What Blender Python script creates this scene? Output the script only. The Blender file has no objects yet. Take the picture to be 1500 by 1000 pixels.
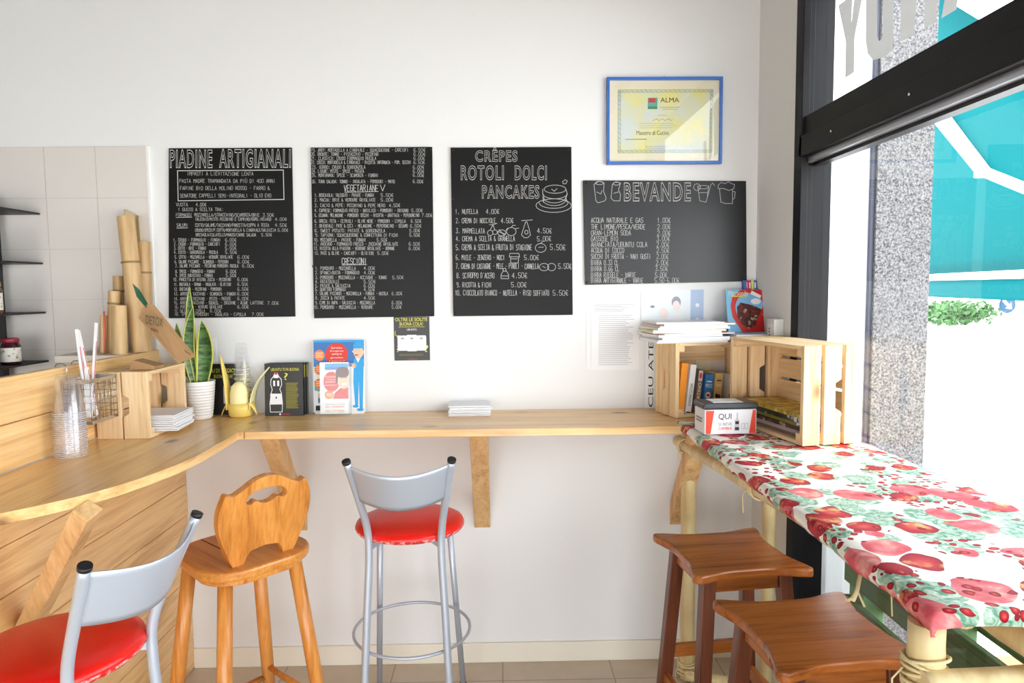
import bpy, bmesh, math, random
from mathutils import Vector as V, Matrix
random.seed(7)
PI = math.pi
SC = bpy.context.scene
COL = SC.collection

# ------------------------------------------------------------------ camera
EYE = V((0, 0, 1.572)); FPX = 1025.6
def _axes(yaw, pitch, roll):
    f = V((math.sin(yaw)*math.cos(pitch), math.cos(yaw)*math.cos(pitch), -math.sin(pitch)))
    r = V((math.cos(yaw), -math.sin(yaw), 0)); u = r.cross(f)
    c, s = math.cos(roll), math.sin(roll)
    return c*r + s*u, -s*r + c*u, f
CR, CU, CF = _axes(0.01837, 0.07641, -0.00958)
cd = bpy.data.cameras.new('camera'); cam = bpy.data.objects.new('camera', cd); COL.objects.link(cam)
cd.sensor_width = 36; cd.lens = FPX/1500*36; cd.clip_start = 0.05; cd.clip_end = 300
cam.matrix_world = Matrix(((CR.x, CU.x, -CF.x, EYE.x), (CR.y, CU.y, -CF.y, EYE.y), (CR.z, CU.z, -CF.z, EYE.z), (0, 0, 0, 1)))
SC.camera = cam

# ------------------------------------------------------------------ world, daylight, exposure
wd = bpy.data.worlds.new('sky'); SC.world = wd; wd.use_nodes = True
bg = wd.node_tree.nodes['Background']; bg.inputs[0].default_value = (0.915, 0.952, 1.0, 1)
_t = wd.node_tree; _tc = _t.nodes.new('ShaderNodeTexCoord'); _sx = _t.nodes.new('ShaderNodeSeparateXYZ'); _mr = _t.nodes.new('ShaderNodeMapRange')   # hazy bright sky, brightest at the horizon
_t.links.new(_tc.outputs['Generated'], _sx.inputs[0]); _t.links.new(_sx.outputs['Z'], _mr.inputs[0]); _t.links.new(_mr.outputs[0], bg.inputs[1])
_mr.inputs['From Min'].default_value = 0.0; _mr.inputs['From Max'].default_value = 0.8; _mr.inputs['To Min'].default_value = 6.6; _mr.inputs['To Max'].default_value = 3.0
SC.view_settings.view_transform = 'Standard'; SC.view_settings.look = 'None'
SC.view_settings.exposure = 0.50; SC.view_settings.gamma = 1.0; SC.view_settings.use_curve_mapping = False
SC.cycles.transparent_max_bounces = 64; SC.cycles.max_bounces = 10; SC.cycles.diffuse_bounces = 6
sl = bpy.data.lights.new('sun', 'SUN'); sl.energy = 12; sl.angle = math.radians(3); so = bpy.data.objects.new('sun', sl); COL.objects.link(so)
so.rotation_euler = (V((.30, -.45, -1.3))).to_track_quat('-Z', 'Y').to_euler()
def area(name, loc, rot, sx, sy, power, portal=False, col=(1, 1, 1)):
    l = bpy.data.lights.new(name, 'AREA'); l.shape = 'RECTANGLE'; l.size = sx; l.size_y = sy; l.energy = power; l.color = col
    o = bpy.data.objects.new(name, l); COL.objects.link(o); o.location = loc; o.rotation_euler = rot
    if portal: l.cycles.is_portal = True
    return o
area('window_portal', (1.19, -.2, 1.5), (0, PI/2, 0), 3.0, 5.4, 1, True)
area('shopfront_portal', (-.95, -3.02, .95), (PI/2, 0, 0), 3.9, 1.9, 1, True)

# ------------------------------------------------------------------ helpers
def lin(r, g, b):
    f = lambda v: (v/255/12.92) if v/255 <= .04045 else ((v/255+.055)/1.055)**2.4
    return (f(r), f(g), f(b), 1)
def at(px, py, ax, v):            # the point of a pixel's sight line on a plane of the room (used to survey the photo)
    d = CR*((px-750)/FPX) + CU*((500-py)/FPX) + CF
    i = 'xyz'.index(ax); return EYE + d*((v-EYE[i])/d[i])
BACK = 2.85

class MB:
    def __init__(s): s.bm = bmesh.new(); s.mats = []
    def mi(s, m):
        if m is None: return 0
        if m not in s.mats: s.mats.append(m)
        return s.mats.index(m)
    def face(s, pts, m=None, smooth=False):
        f = s.bm.faces.new([s.bm.verts.new(p) for p in pts]); f.material_index = s.mi(m); f.smooth = smooth; return s
    def hexa(s, p, m=None):
        v = [s.bm.verts.new(q) for q in p]; k = s.mi(m)
        for a in ((0,3,2,1), (4,5,6,7), (0,1,5,4), (1,2,6,5), (2,3,7,6), (3,0,4,7)):
            s.bm.faces.new([v[i] for i in a]).material_index = k
        return s
    def box(s, x0, x1, y0, y1, z0, z1, m=None):
        return s.hexa([(x0,y0,z0),(x1,y0,z0),(x1,y1,z0),(x0,y1,z0),(x0,y0,z1),(x1,y0,z1),(x1,y1,z1),(x0,y1,z1)], m)
    def bar(s, a, b, w, h, side=(1,0,0), m=None, w2=None, h2=None):   # square bar from a to b, w along 'side'
        a, b = V(a), V(b); d = (b-a).normalized(); sd = V(side); sd = (sd - d*sd.dot(d)).normalized(); n = d.cross(sd)
        w2 = w if w2 is None else w2; h2 = h if h2 is None else h2
        q = [p + sd*(i*ww/2) + n*(j*hh/2) for p, ww, hh in ((a,w,h),(b,w2,h2)) for i, j in ((-1,-1),(1,-1),(1,1),(-1,1))]
        return s.hexa(q, m)
    def prism(s, poly, d, m=None):      # poly of 3D points extruded along d
        d = V(d); k = s.mi(m); A = [s.bm.verts.new(p) for p in poly]; B = [s.bm.verts.new(V(p)+d) for p in poly]; n = len(poly)
        s.bm.faces.new(A[::-1]).material_index = k; s.bm.faces.new(B).material_index = k
        for i in range(n):
            s.bm.faces.new((A[i], A[(i+1)%n], B[(i+1)%n], B[i])).material_index = k
        return s
    def tube(s, pts, r, n=10, m=None, closed=False, caps=True):
        pts = [V(p) for p in pts]; k = s.mi(m); N = len(pts); rr = r if isinstance(r, (list, tuple)) else [r]*N
        rings = []; up = None
        for i, p in enumerate(pts):
            if closed: t = pts[(i+1)%N] - pts[i-1]
            else: t = pts[min(i+1, N-1)] - pts[max(i-1, 0)]
            t = t.normalized() if t.length > 1e-9 else V((0,0,1))
            if up is None:
                up = V((0,0,1)) if abs(t.z) < .9 else V((1,0,0))
            a = (up - t*up.dot(t))
            if a.length < 1e-6: a = t.orthogonal()
            a.normalize(); b = t.cross(a); up = a
            rings.append([s.bm.verts.new(p + (a*math.cos(2*PI*j/n) + b*math.sin(2*PI*j/n))*rr[i]) for j in range(n)])
        for i in range(N if closed else N-1):
            A, B = rings[i], rings[(i+1)%N]
            for j in range(n):
                f = s.bm.faces.new((A[j], A[(j+1)%n], B[(j+1)%n], B[j])); f.material_index = k; f.smooth = True
        if caps and not closed:
            s.bm.faces.new(rings[0][::-1]).material_index = k; s.bm.faces.new(rings[-1]).material_index = k
        return s
    def lathe(s, prof, n=28, o=(0,0,0), m=None, capb=False, capt=False, sx=1, sy=1):
        o = V(o); k = s.mi(m); R = []
        for r, z in prof:
            if r < 1e-6: R.append([s.bm.verts.new(o + V((0,0,z)))])
            else: R.append([s.bm.verts.new(o + V((sx*r*math.cos(2*PI*j/n), sy*r*math.sin(2*PI*j/n), z))) for j in range(n)])
        for A, B in zip(R, R[1:]):
            for j in range(n):
                q = [A[j%len(A)], A[(j+1)%n%len(A)], B[(j+1)%n%len(B)], B[j%len(B)]]
                u = []
                for v in q:
                    if v not in u: u.append(v)
                if len(u) > 2:
                    f = s.bm.faces.new(u); f.material_index = k; f.smooth = True
        if capb and len(R[0]) > 2: s.bm.faces.new(R[0][::-1]).material_index = k
        if capt and len(R[-1]) > 2: s.bm.faces.new(R[-1]).material_index = k
        return s
    def grid(s, rows, m=None, smooth=True, mf=None):
        k = s.mi(m); G = [[s.bm.verts.new(p) for p in r] for r in rows]
        for i in range(len(G)-1):
            for j in range(len(G[0])-1):
                f = s.bm.faces.new((G[i][j], G[i][j+1], G[i+1][j+1], G[i+1][j])); f.smooth = smooth
                f.material_index = s.mi(mf(i, j)) if mf else k
        return s
    def xf(s, M): bmesh.ops.transform(s.bm, matrix=M, verts=s.bm.verts); return s

def obj(name, mb, mat=None, parent=None, bevel=0, world=False, solid=0, subd=0, sm=False):
    if mat is not None and not mb.mats: mb.mats = [mat]
    if world and parent is not None:
        bmesh.ops.transform(mb.bm, matrix=parent.matrix_basis.inverted(), verts=mb.bm.verts)
    if sm:
        for f in mb.bm.faces: f.smooth = True
    me = bpy.data.meshes.new(name); bmesh.ops.recalc_face_normals(mb.bm, faces=mb.bm.faces)
    mb.bm.to_mesh(me); mb.bm.free()
    for m in mb.mats: me.materials.append(m)
    o = bpy.data.objects.new(name, me); COL.objects.link(o)
    if parent is not None: o.parent = parent
    if solid:
        md = o.modifiers.new('thick', 'SOLIDIFY'); md.thickness = solid; md.offset = 0
    if subd:
        md = o.modifiers.new('sub', 'SUBSURF'); md.levels = md.render_levels = subd
    if bevel:
        md = o.modifiers.new('bevel', 'BEVEL'); md.width = bevel; md.segments = 2; md.limit_method = 'ANGLE'; md.angle_limit = .6
    return o
def tag(o, label, cat, group=None, kind=None):
    o['label'] = label; o['category'] = cat
    if group: o['group'] = group
    if kind: o['kind'] = kind
    return o
def thing(name, label, cat, loc=(0,0,0), rz=0, group=None, rx=0, ry=0):
    o = bpy.data.objects.new(name, None); COL.objects.link(o); o.empty_display_size = .05
    o.location = loc; o.rotation_euler = (rx, ry, rz)
    o.matrix_basis = Matrix.Translation(V(loc)) @ o.rotation_euler.to_matrix().to_4x4()
    return tag(o, label, cat, group)
def struct(name, mb, mat, parent=None, **k):
    o = obj(name, mb, mat, parent, **k)
    if parent is None: o['kind'] = 'structure'
    return o
def dup(root, loc, rz, label, group=None):
    r = root.copy(); COL.objects.link(r); r.location = loc; r.rotation_euler = (0, 0, rz); r['label'] = label
    if group: r['group'] = group
    for ch in list(root.children):
        c = ch.copy(); COL.objects.link(c); c.parent = r
        for g in ch.children:
            d = g.copy(); COL.objects.link(d); d.parent = c
    return r
ORD = ['topmost', 'second', 'third', 'fourth', 'fifth', 'sixth', 'seventh', 'eighth', 'ninth', 'tenth', 'eleventh', 'twelfth', 'thirteenth']

# ------------------------------------------------------------------ materials
def mat(name, col, rough=.5, metal=0, spec=.5, **k):
    m = bpy.data.materials.new(name); m.use_nodes = True; b = m.node_tree.nodes['Principled BSDF']
    b.inputs['Base Color'].default_value = col; b.inputs['Roughness'].default_value = rough; b.inputs['Metallic'].default_value = metal
    b.inputs['Specular IOR Level'].default_value = spec
    for a, v in k.items(): b.inputs[a].default_value = v
    return m
def N(m, t, **k):
    n = m.node_tree.nodes.new(t)
    for a, v in k.items(): setattr(n, a, v)
    return n
def L(m, a, b): m.node_tree.links.new(a, b)
def ramp(m, fac, stops):
    r = N(m, 'ShaderNodeValToRGB'); e = r.color_ramp.elements
    while len(e) < len(stops): e.new(.5)
    for i, (p, c) in enumerate(stops): e[i].position = p; e[i].color = c
    L(m, fac, r.inputs[0]); return r.outputs[0]
def mix(m, fac, a, b, mode='MIX'):
    x = N(m, 'ShaderNodeMix', data_type='RGBA', blend_type=mode)
    for sk, v in ((x.inputs[0], fac), (x.inputs[6], a), (x.inputs[7], b)):
        if isinstance(v, (int, float, tuple)): sk.default_value = v
        else: L(m, v, sk)
    return x.outputs[2]
def coords(m, scale=(1,1,1), rnd=True):
    tc = N(m, 'ShaderNodeTexCoord'); src = tc.outputs['Object']
    if rnd:
        oi = N(m, 'ShaderNodeObjectInfo'); ml = N(m, 'ShaderNodeMath', operation='MULTIPLY'); ml.inputs[1].default_value = 17.0
        L(m, oi.outputs['Random'], ml.inputs[0]); ad = N(m, 'ShaderNodeVectorMath', operation='ADD'); L(m, src, ad.inputs[0]); L(m, ml.outputs[0], ad.inputs[1]); src = ad.outputs[0]
    mp = N(m, 'ShaderNodeMapping'); mp.inputs['Scale'].default_value = scale; L(m, src, mp.inputs[0]); return mp.outputs[0]
def noise(m, vec, scale, detail=4, rough=.5, dist=0):
    n = N(m, 'ShaderNodeTexNoise'); n.inputs['Scale'].default_value = scale; n.inputs['Detail'].default_value = detail
    n.inputs['Roughness'].default_value = rough; n.inputs['Distortion'].default_value = dist; L(m, vec, n.inputs['Vector']); return n.outputs['Fac']
def voro(m, vec, scale, feat='F1', rnd=1):
    n = N(m, 'ShaderNodeTexVoronoi', feature=feat); n.inputs['Scale'].default_value = scale; n.inputs['Randomness'].default_value = rnd
    L(m, vec, n.inputs['Vector']); return n
def bump(m, h, s=.1, d=.01):
    b = N(m, 'ShaderNodeBump'); b.inputs['Strength'].default_value = s; b.inputs['Distance'].default_value = d; L(m, h, b.inputs['Height'])
    L(m, b.outputs[0], m.node_tree.nodes['Principled BSDF'].inputs['Normal'])
def BC(m): return m.node_tree.nodes['Principled BSDF'].inputs['Base Color']

def wood(name, light, mid, dark, axis='x', rough=.45, knots=.5, grain=1.0, spec=.4):
    m = mat(name, light, rough, spec=spec); i = 'xyz'.index(axis)
    sc = [1, 1, 1]; sc[i] = .07
    v = coords(m, tuple(sc)); n1 = noise(m, v, 26*grain, 5, .6, .6)
    sc2 = [1, 1, 1]; sc2[i] = .03; v2 = coords(m, tuple(sc2)); n2 = noise(m, v2, 140*grain, 2)
    c1 = ramp(m, n1, [(.3, dark), (.47, mid), (.68, light)])
    c2 = mix(m, .22, c1, ramp(m, n2, [(.35, dark), (.6, light)]))
    if knots:
        sk = [1, 1, 1]; sk[i] = .5; vk = coords(m, tuple(sk)); k = voro(m, vk, 6.5)
        sel = N(m, 'ShaderNodeSeparateColor'); L(m, k.outputs['Color'], sel.inputs[0])
        a = N(m, 'ShaderNodeMath', operation='GREATER_THAN'); a.inputs[1].default_value = 1-knots; L(m, sel.outputs[0], a.inputs[0])
        kd = ramp(m, k.outputs['Distance'], [(.06, (1,1,1,1)), (.15, (0,0,0,1))])
        mu = N(m, 'ShaderNodeMath', operation='MULTIPLY'); L(m, a.outputs[0], mu.inputs[0]); L(m, kd, mu.inputs[1])
        c2 = mix(m, mu.outputs[0], c2, tuple(x*.45 for x in dark[:3])+(1,))
    L(m, c2, BC(m)); bump(m, n2, .08, .002); return m

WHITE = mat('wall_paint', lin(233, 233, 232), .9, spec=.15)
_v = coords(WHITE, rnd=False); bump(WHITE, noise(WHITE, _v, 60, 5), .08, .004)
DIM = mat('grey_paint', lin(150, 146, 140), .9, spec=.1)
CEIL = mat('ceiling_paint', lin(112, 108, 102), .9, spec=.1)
PINE = {a: wood('pine_'+a, lin(246, 210, 150), lin(234, 190, 128), lin(200, 148, 88), a, .30, .6, spec=.7) for a in 'xyz'}
PINEW = {a: wood('pale_pine_'+a, lin(232, 194, 140), lin(216, 174, 118), lin(182, 136, 86), a, .55, .35) for a in 'xyz'}
CRATE = {a: wood('crate_wood_'+a, lin(246, 220, 178), lin(234, 203, 156), lin(198, 154, 106), a, .7, .4, spec=.2) for a in 'xyz'}
HONEY = {a: wood('honey_pine_'+a, lin(224, 156, 80), lin(208, 134, 58), lin(160, 92, 34), a, .3, .35, spec=.5) for a in 'xyz'}
BROWN = {a: wood('brown_stain_'+a, lin(186, 112, 52), lin(160, 88, 34), lin(112, 58, 20), a, .22, .2, spec=.5) for a in 'xyz'}
BROWND = {a: wood('dark_brown_stain_'+a, lin(118, 62, 38), lin(98, 50, 30), lin(62, 30, 18), a, .3, .15, spec=.5) for a in 'xyz'}
GREENW = wood('green_painted_wood', lin(104, 126, 84), lin(80, 104, 64), lin(52, 70, 42), 'y', .7, .3)
GREENB = mat('bright_green_paint', lin(84, 128, 78), .6)
def simple(n, rgb, r=.5, **k): return mat(n, lin(*rgb), r, **k)
STEEL = simple('grey_coated_metal', (184, 191, 202), .38, metal=.35)
CHROME = simple('chrome_wire', (190, 192, 196), .22, metal=1)
BLACKP = simple('black_plastic', (22, 22, 24), .4)
RED = simple('red_vinyl', (214, 24, 16), .3)
_n = noise(RED, coords(RED), 3, 3); L(RED, ramp(RED, _n, [(.3, lin(212, 16, 10)), (.7, lin(236, 30, 22))]), BC(RED))
REDEDGE = simple('worn_red_edge', (212, 60, 56), .5)
_n = noise(REDEDGE, coords(REDEDGE), 60, 6, .7); L(REDEDGE, ramp(REDEDGE, _n, [(.45, lin(205, 26, 18)), (.62, lin(240, 200, 195))]), BC(REDEDGE))
BOARD = simple('chalkboard_black', (26, 25, 26), .42, spec=.2)
_n = noise(BOARD, coords(BOARD), 7, 6, .7); L(BOARD, ramp(BOARD, _n, [(.3, lin(13, 12, 12)), (.75, lin(20, 19, 19))]), BC(BOARD))
BOARDG = mat('glossier_chalkboard_black', lin(17, 17, 20), .36, spec=.5)
CHALK = simple('chalk', (200, 200, 198), .95, spec=.05)
CHALKD = simple('faint_chalk', (205, 205, 203), .95, spec=.05)
PAPER = simple('white_paper', (240, 240, 240), .8, spec=.15)
PAPERB = simple('bluish_paper', (215, 224, 236), .7, spec=.2)
GREYINK = simple('grey_print', (196, 196, 200), .8); MIDINK = simple('mid_grey_print', (150, 150, 156), .8)
INK = simple('black_ink', (26, 24, 24), .6); CARDBLK = simple('black_card', (28, 25, 22), .4)
YELLOW = simple('yellow_print', (226, 220, 70), .6); OLIVE = simple('olive_print', (132, 126, 44), .6)
BLUEP = simple('sky_blue_print', (40, 160, 220), .5); BLUED = simple('mid_blue_print', (54, 116, 184), .5); PALEB = simple('pale_blue_print', (196, 222, 240), .5)
REDP = simple('red_print', (214, 54, 36), .5); ORANGEP = simple('orange_print', (236, 130, 54), .5); SKIN = simple('skin_print', (240, 200, 168), .6)
HAIRP = simple('brown_hair_print', (96, 50, 40), .6); CREAM = simple('cream_print', (246, 236, 205), .6); TEALP = simple('teal_print', (90, 180, 176), .6)
FRAMEBLUE = simple('blue_frame', (58, 112, 196), .3)
ALU = simple('dark_window_aluminium', (20, 19, 22), .55, spec=.22)
ALUL = simple('light_aluminium_bead', (170, 172, 180), .3, metal=.7)
KRAFT = simple('kraft_card', (178, 140, 100), .85, spec=.1)
BAMB = mat('bamboo', lin(226, 204, 150), .4)
_n = noise(BAMB, coords(BAMB, (1, 1, .08)), 30, 5); _m = noise(BAMB, coords(BAMB), 9, 4)
L(BAMB, mix(BAMB, .35, ramp(BAMB, _n, [(.3, lin(196, 168, 112)), (.6, lin(236, 216, 164))]), ramp(BAMB, _m, [(.35, lin(206, 176, 118)), (.65, lin(240, 224, 176))])), BC(BAMB))
BAMBD = mat('dry_bamboo', lin(190, 152, 96), .5)
_n = noise(BAMBD, coords(BAMBD, (1, 1, .1)), 26, 5); L(BAMBD, ramp(BAMBD, _n, [(.3, lin(172, 134, 84)), (.65, lin(226, 192, 140))]), BC(BAMBD))
NODE = simple('bamboo_node', (150, 122, 80), .6); HOLLOW = simple('bamboo_inside', (228, 204, 160), .7)
RAFFIA = simple('raffia', (232, 216, 168), .8)
CERAM = simple('white_ceramic', (236, 236, 234), .3)
SOIL = simple('soil', (62, 42, 28), .95)
LEAF = simple('sansevieria_green', (54, 98, 44), .4)
_v = coords(LEAF, (1, 1, 4)); _n = noise(LEAF, _v, 16, 4, .6, 1.2); L(LEAF, ramp(LEAF, _n, [(.38, lin(34, 72, 34)), (.6, lin(98, 140, 72))]), BC(LEAF))
LEAFY = simple('sansevieria_margin', (206, 204, 92), .45)
PEEL = simple('banana_yellow', (240, 212, 112), .4); PEELIN = simple('banana_cream', (248, 238, 178), .45)
FLOOR = mat('floor_tiles', lin(196, 182, 162), .35)
_br = N(FLOOR, 'ShaderNodeTexBrick', offset=0.0); _br.inputs['Scale'].default_value = 1; _br.inputs['Brick Width'].default_value = .45; _br.inputs['Row Height'].default_value = .45
_br.inputs['Mortar Size'].default_value = .003; _br.inputs['Color1'].default_value = lin(192, 178, 158); _br.inputs['Color2'].default_value = lin(200, 187, 168); _br.inputs['Mortar'].default_value = lin(140, 128, 114)
L(FLOOR, coords(FLOOR, rnd=False), _br.inputs['Vector']); L(FLOOR, mix(FLOOR, .25, _br.outputs[0], ramp(FLOOR, noise(FLOOR, coords(FLOOR, rnd=False), 8, 6), [(.3, lin(170, 154, 132)), (.7, lin(212, 200, 182))])), BC(FLOOR))
TILE = mat('white_wall_tile', lin(222, 216, 210), .25)
GROUT = simple('tile_grout', (204, 198, 191), .9)
BASEB = simple('cream_baseboard', (236, 230, 214), .4)

def glassy(name, tint, mixw, rough=.02, gloss=.06, ior=1.45):
    m = bpy.data.materials.new(name); m.use_nodes = True; nt = m.node_tree; nt.nodes.clear()
    out = N(m, 'ShaderNodeOutputMaterial'); tr = N(m, 'ShaderNodeBsdfTransparent'); tr.inputs[0].default_value = tint
    gl = N(m, 'ShaderNodeBsdfGlossy'); gl.inputs['Roughness'].default_value = rough
    fr = N(m, 'ShaderNodeFresnel'); fr.inputs[0].default_value = ior
    ge = N(m, 'ShaderNodeNewGeometry'); ff = N(m, 'ShaderNodeMath', operation='SUBTRACT'); ff.inputs[0].default_value = 1; L(m, ge.outputs['Backfacing'], ff.inputs[1])
    fm = N(m, 'ShaderNodeMath', operation='MULTIPLY'); L(m, fr.outputs[0], fm.inputs[0]); L(m, ff.outputs[0], fm.inputs[1])
    a = N(m, 'ShaderNodeMixShader'); L(m, fm.outputs[0], a.inputs[0]); L(m, tr.outputs[0], a.inputs[1]); L(m, gl.outputs[0], a.inputs[2])
    sh = a
    if mixw:
        df = N(m, 'ShaderNodeBsdfDiffuse'); df.inputs[0].default_value = (.9, .9, .92, 1); b = N(m, 'ShaderNodeMixShader'); b.inputs[0].default_value = mixw
        L(m, a.outputs[0], b.inputs[1]); L(m, df.outputs[0], b.inputs[2]); sh = b
    L(m, sh.outputs[0], out.inputs[0]); return m
GLASS = glassy('window_glass', (.98, .99, .99, 1), 0)
PICGLASS = glassy('picture_glass', (.97, .975, .98, 1), 0, .01, .06, 1.65)
CLEAR = glassy('clear_plastic', (.99, .99, .995, 1), .012, .08)
CUPRIM = glassy('clear_plastic_rim', (.97, .97, .98, 1), .30, .1)
ACRYL = glassy('clear_acrylic', (.97, .98, .98, 1), .03, .05)
def translucent(name, col, w=.5):
    m = mat(name, col, .8, spec=.1); b = m.node_tree.nodes['Principled BSDF']; out = m.node_tree.nodes['Material Output']
    t = N(m, 'ShaderNodeBsdfTranslucent'); t.inputs[0].default_value = col; x = N(m, 'ShaderNodeMixShader'); x.inputs[0].default_value = w
    L(m, b.outputs[0], x.inputs[1]); L(m, t.outputs[0], x.inputs[2]); L(m, x.outputs[0], out.inputs[0]); return m
AWN = translucent('turquoise_canvas', lin(0, 112, 118), .4)
FILM = translucent('pale_window_film', lin(150, 149, 146), .35)

def cloth_mat():
    m = mat('fruit_print_cloth', lin(246, 242, 232), .55, spec=.25)
    v0 = coords(m, rnd=False); warp = N(m, 'ShaderNodeTexNoise'); warp.inputs['Scale'].default_value = 9; L(m, v0, warp.inputs['Vector'])
    wm = N(m, 'ShaderNodeVectorMath', operation='SCALE'); wm.inputs[3].default_value = .05; L(m, warp.outputs['Color'], wm.inputs[0])
    v = N(m, 'ShaderNodeVectorMath', operation='ADD'); L(m, v0, v.inputs[0]); L(m, wm.outputs[0], v.inputs[1]); v = v.outputs[0]
    def cells(scale, off, thr, r, hi=True):
        mp = N(m, 'ShaderNodeMapping'); mp.inputs['Location'].default_value = off; L(m, v, mp.inputs[0])
        k = voro(m, mp.outputs[0], scale, rnd=.85); s = N(m, 'ShaderNodeSeparateColor'); L(m, k.outputs['Color'], s.inputs[0])
        a = N(m, 'ShaderNodeMath', operation='GREATER_THAN'); a.inputs[1].default_value = thr; L(m, s.outputs[0], a.inputs[0])
        b = N(m, 'ShaderNodeMath', operation='LESS_THAN'); b.inputs[1].default_value = r; L(m, k.outputs['Distance'], b.inputs[0])
        c = N(m, 'ShaderNodeMath', operation='MULTIPLY'); L(m, a.outputs[0], c.inputs[0]); L(m, b.outputs[0], c.inputs[1])
        return c.outputs[0], k.outputs['Distance'], s.outputs[1]
    base = lin(247, 243, 234)
    lf, ld, lr = cells(13, (3.1, 1.7, .4), .22, .52)
    lc = ramp(m, noise(m, v, 46, 4, .6, 1.5), [(.36, lin(96, 146, 120)), (.5, lin(164, 198, 176)), (.66, lin(222, 232, 214))])
    col = mix(m, lf, base, lc)
    ap, ad, ar = cells(11, (0, 0, 0), .20, .40)
    an = noise(m, v, 30, 4)
    ac = mix(m, ramp(m, an, [(.52, (0,0,0,1)), (.66, (1,1,1,1))]), ramp(m, ad, [(.05, lin(226, 104, 88)), (.2, lin(204, 50, 62)), (.38, lin(156, 24, 44))]), lin(236, 176, 120))
    ring = N(m, 'ShaderNodeMath', operation='MULTIPLY'); L(m, ap, ring.inputs[0]); ring.inputs[1].default_value = 1
    col = mix(m, ring.outputs[0], col, ac)
    pk, pd, p_ = cells(9, (5.3, 8.1, .2), .42, .42)
    pn = ramp(m, noise(m, v, 24, 4), [(.4, lin(214, 84, 96)), (.56, lin(228, 124, 128)), (.7, lin(240, 196, 176))])
    col = mix(m, pk, col, pn)
    bz, bd, b_ = cells(44, (7.7, 2.2, 0), .3, .40)
    msk = N(m, 'ShaderNodeMath', operation='GREATER_THAN'); msk.inputs[1].default_value = .52
    L(m, noise(m, v0, 7, 1), msk.inputs[0]); bm_ = N(m, 'ShaderNodeMath', operation='MULTIPLY'); L(m, bz, bm_.inputs[0]); L(m, msk.outputs[0], bm_.inputs[1])
    col = mix(m, bm_.outputs[0], col, ramp(m, bd, [(.05, lin(226, 90, 80)), (.2, lin(186, 22, 36)), (.36, lin(130, 10, 24))]))
    L(m, col, BC(m)); return m
CLOTH = cloth_mat()
GRANITE = mat('speckled_granite', lin(170, 168, 168), .6)
_k = noise(GRANITE, coords(GRANITE), 120, 4, .85); L(GRANITE, ramp(GRANITE, _k, [(.40, lin(14, 14, 18)), (.48, lin(88, 87, 90)), (.60, lin(132, 131, 131))]), BC(GRANITE))
ASPH = simple('pale_paving', (214, 212, 208), .9)
PLAST = simple('white_exterior_render', (232, 234, 238), .9)
HEDGE = simple('hedge_green', (64, 104, 56), .8)

# ------------------------------------------------------------------ lettering
GL = {'A':'00 26 40,12 32','B':'00 06 36 45 44 33 03,33 42 41 30 00','C':'45 36 16 05 01 10 30 41','D':'00 06 26 44 42 20 00','E':'46 06 00 40,03 33','F':'46 06 00,03 33',
'G':'45 36 16 05 01 10 30 41 43 23','H':'00 06,40 46,03 43','I':'20 26','J':'46 41 30 10 01','K':'00 06,46 03 40','L':'06 00 40','M':'00 06 23 46 40','N':'00 06 40 46',
'O':'10 01 05 16 36 45 41 30 10','P':'00 06 36 45 44 33 03','Q':'10 01 05 16 36 45 41 30 10,21 50','R':'00 06 36 45 44 33 03,23 40','S':'45 36 16 05 04 13 33 42 41 30 10 01','T':'06 46,26 20',
'U':'06 01 10 30 41 46','V':'06 20 46','W':'06 10 24 30 46','X':'00 46,06 40','Y':'06 23 46,23 20','Z':'06 46 00 40','0':'10 01 05 16 36 45 41 30 10','1':'14 26 20','2':'05 16 36 45 44 00 40',
'3':'06 46 23 33 42 41 30 10 01','4':'30 36 02 42','5':'46 06 03 33 42 41 30 10 01','6':'46 16 04 01 10 30 41 42 33 03','7':'06 46 10','8':'13 04 05 16 36 45 44 33 13 02 01 10 30 41 42 33','9':'43 13 04 05 16 36 45 41 30 10',
'€':'45 36 26 15 11 20 30 41,03 33,02 32','.':'20 21','-':'13 33','/':'00 46',':':'20 21,24 25','&':'40 05 16 25 02 01 10 20 42','\'':'25 26',',':'21 10','(':'36 14 12 30',')':'16 34 32 10','?':'05 16 36 45 44 23 22,20 21'}
def strokes(mb, text, pt, x0, x1, base, h, w, m, slant=0):
    """chalk strokes; pt(px, py) gives the 3D point for a survey pixel on the board"""
    n = len(text); adv = (x1-x0)/max(n-.25, .75); cw = adv*.74
    nrm = V((0, -1, 0))
    for i, ch in enumerate(text):
        gx = x0 + i*adv
        acc = None
        if ch in 'ÙÊÉ': acc = ch; ch = {'Ù':'U', 'Ê':'E', 'É':'E'}[ch]
        if ch == ' ' or ch not in GL: continue
        j = random.uniform(-.05, .05)*h
        def P(q): return pt(gx + int(q[0])/4*cw, base + j - int(q[1])/6*h)
        for pl in GL[ch].split(','):
            line(mb, [P(q) for q in pl.split()], w, m)
        if acc == 'Ê': line(mb, [P('17'), P('28'), P('37')], w, m)
        elif acc: line(mb, [P('28'), P('17')] if acc == 'Ù' else [P('17'), P('38')], w, m)
def line(mb, p, w, m, nrm=V((0, -1, 0)), closed=False):
    if closed: p = list(p)+[p[0]]
    for a, b in zip(p, p[1:]):
        a, b = V(a), V(b); d = b-a
        if d.length < 1e-7: continue
        d.normalize(); s = nrm.cross(d)*w/2; a = a-d*w*.4; b = b+d*w*.4
        mb.face([a-s, b-s, b+s, a+s], m)
def ell(cx, cy, rx, ry, n=18, a0=0, a1=2*PI): return [(cx+rx*math.cos(a0+(a1-a0)*i/n), cy+ry*math.sin(a0+(a1-a0)*i/n)) for i in range(n+1)]
_tc = {}
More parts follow.
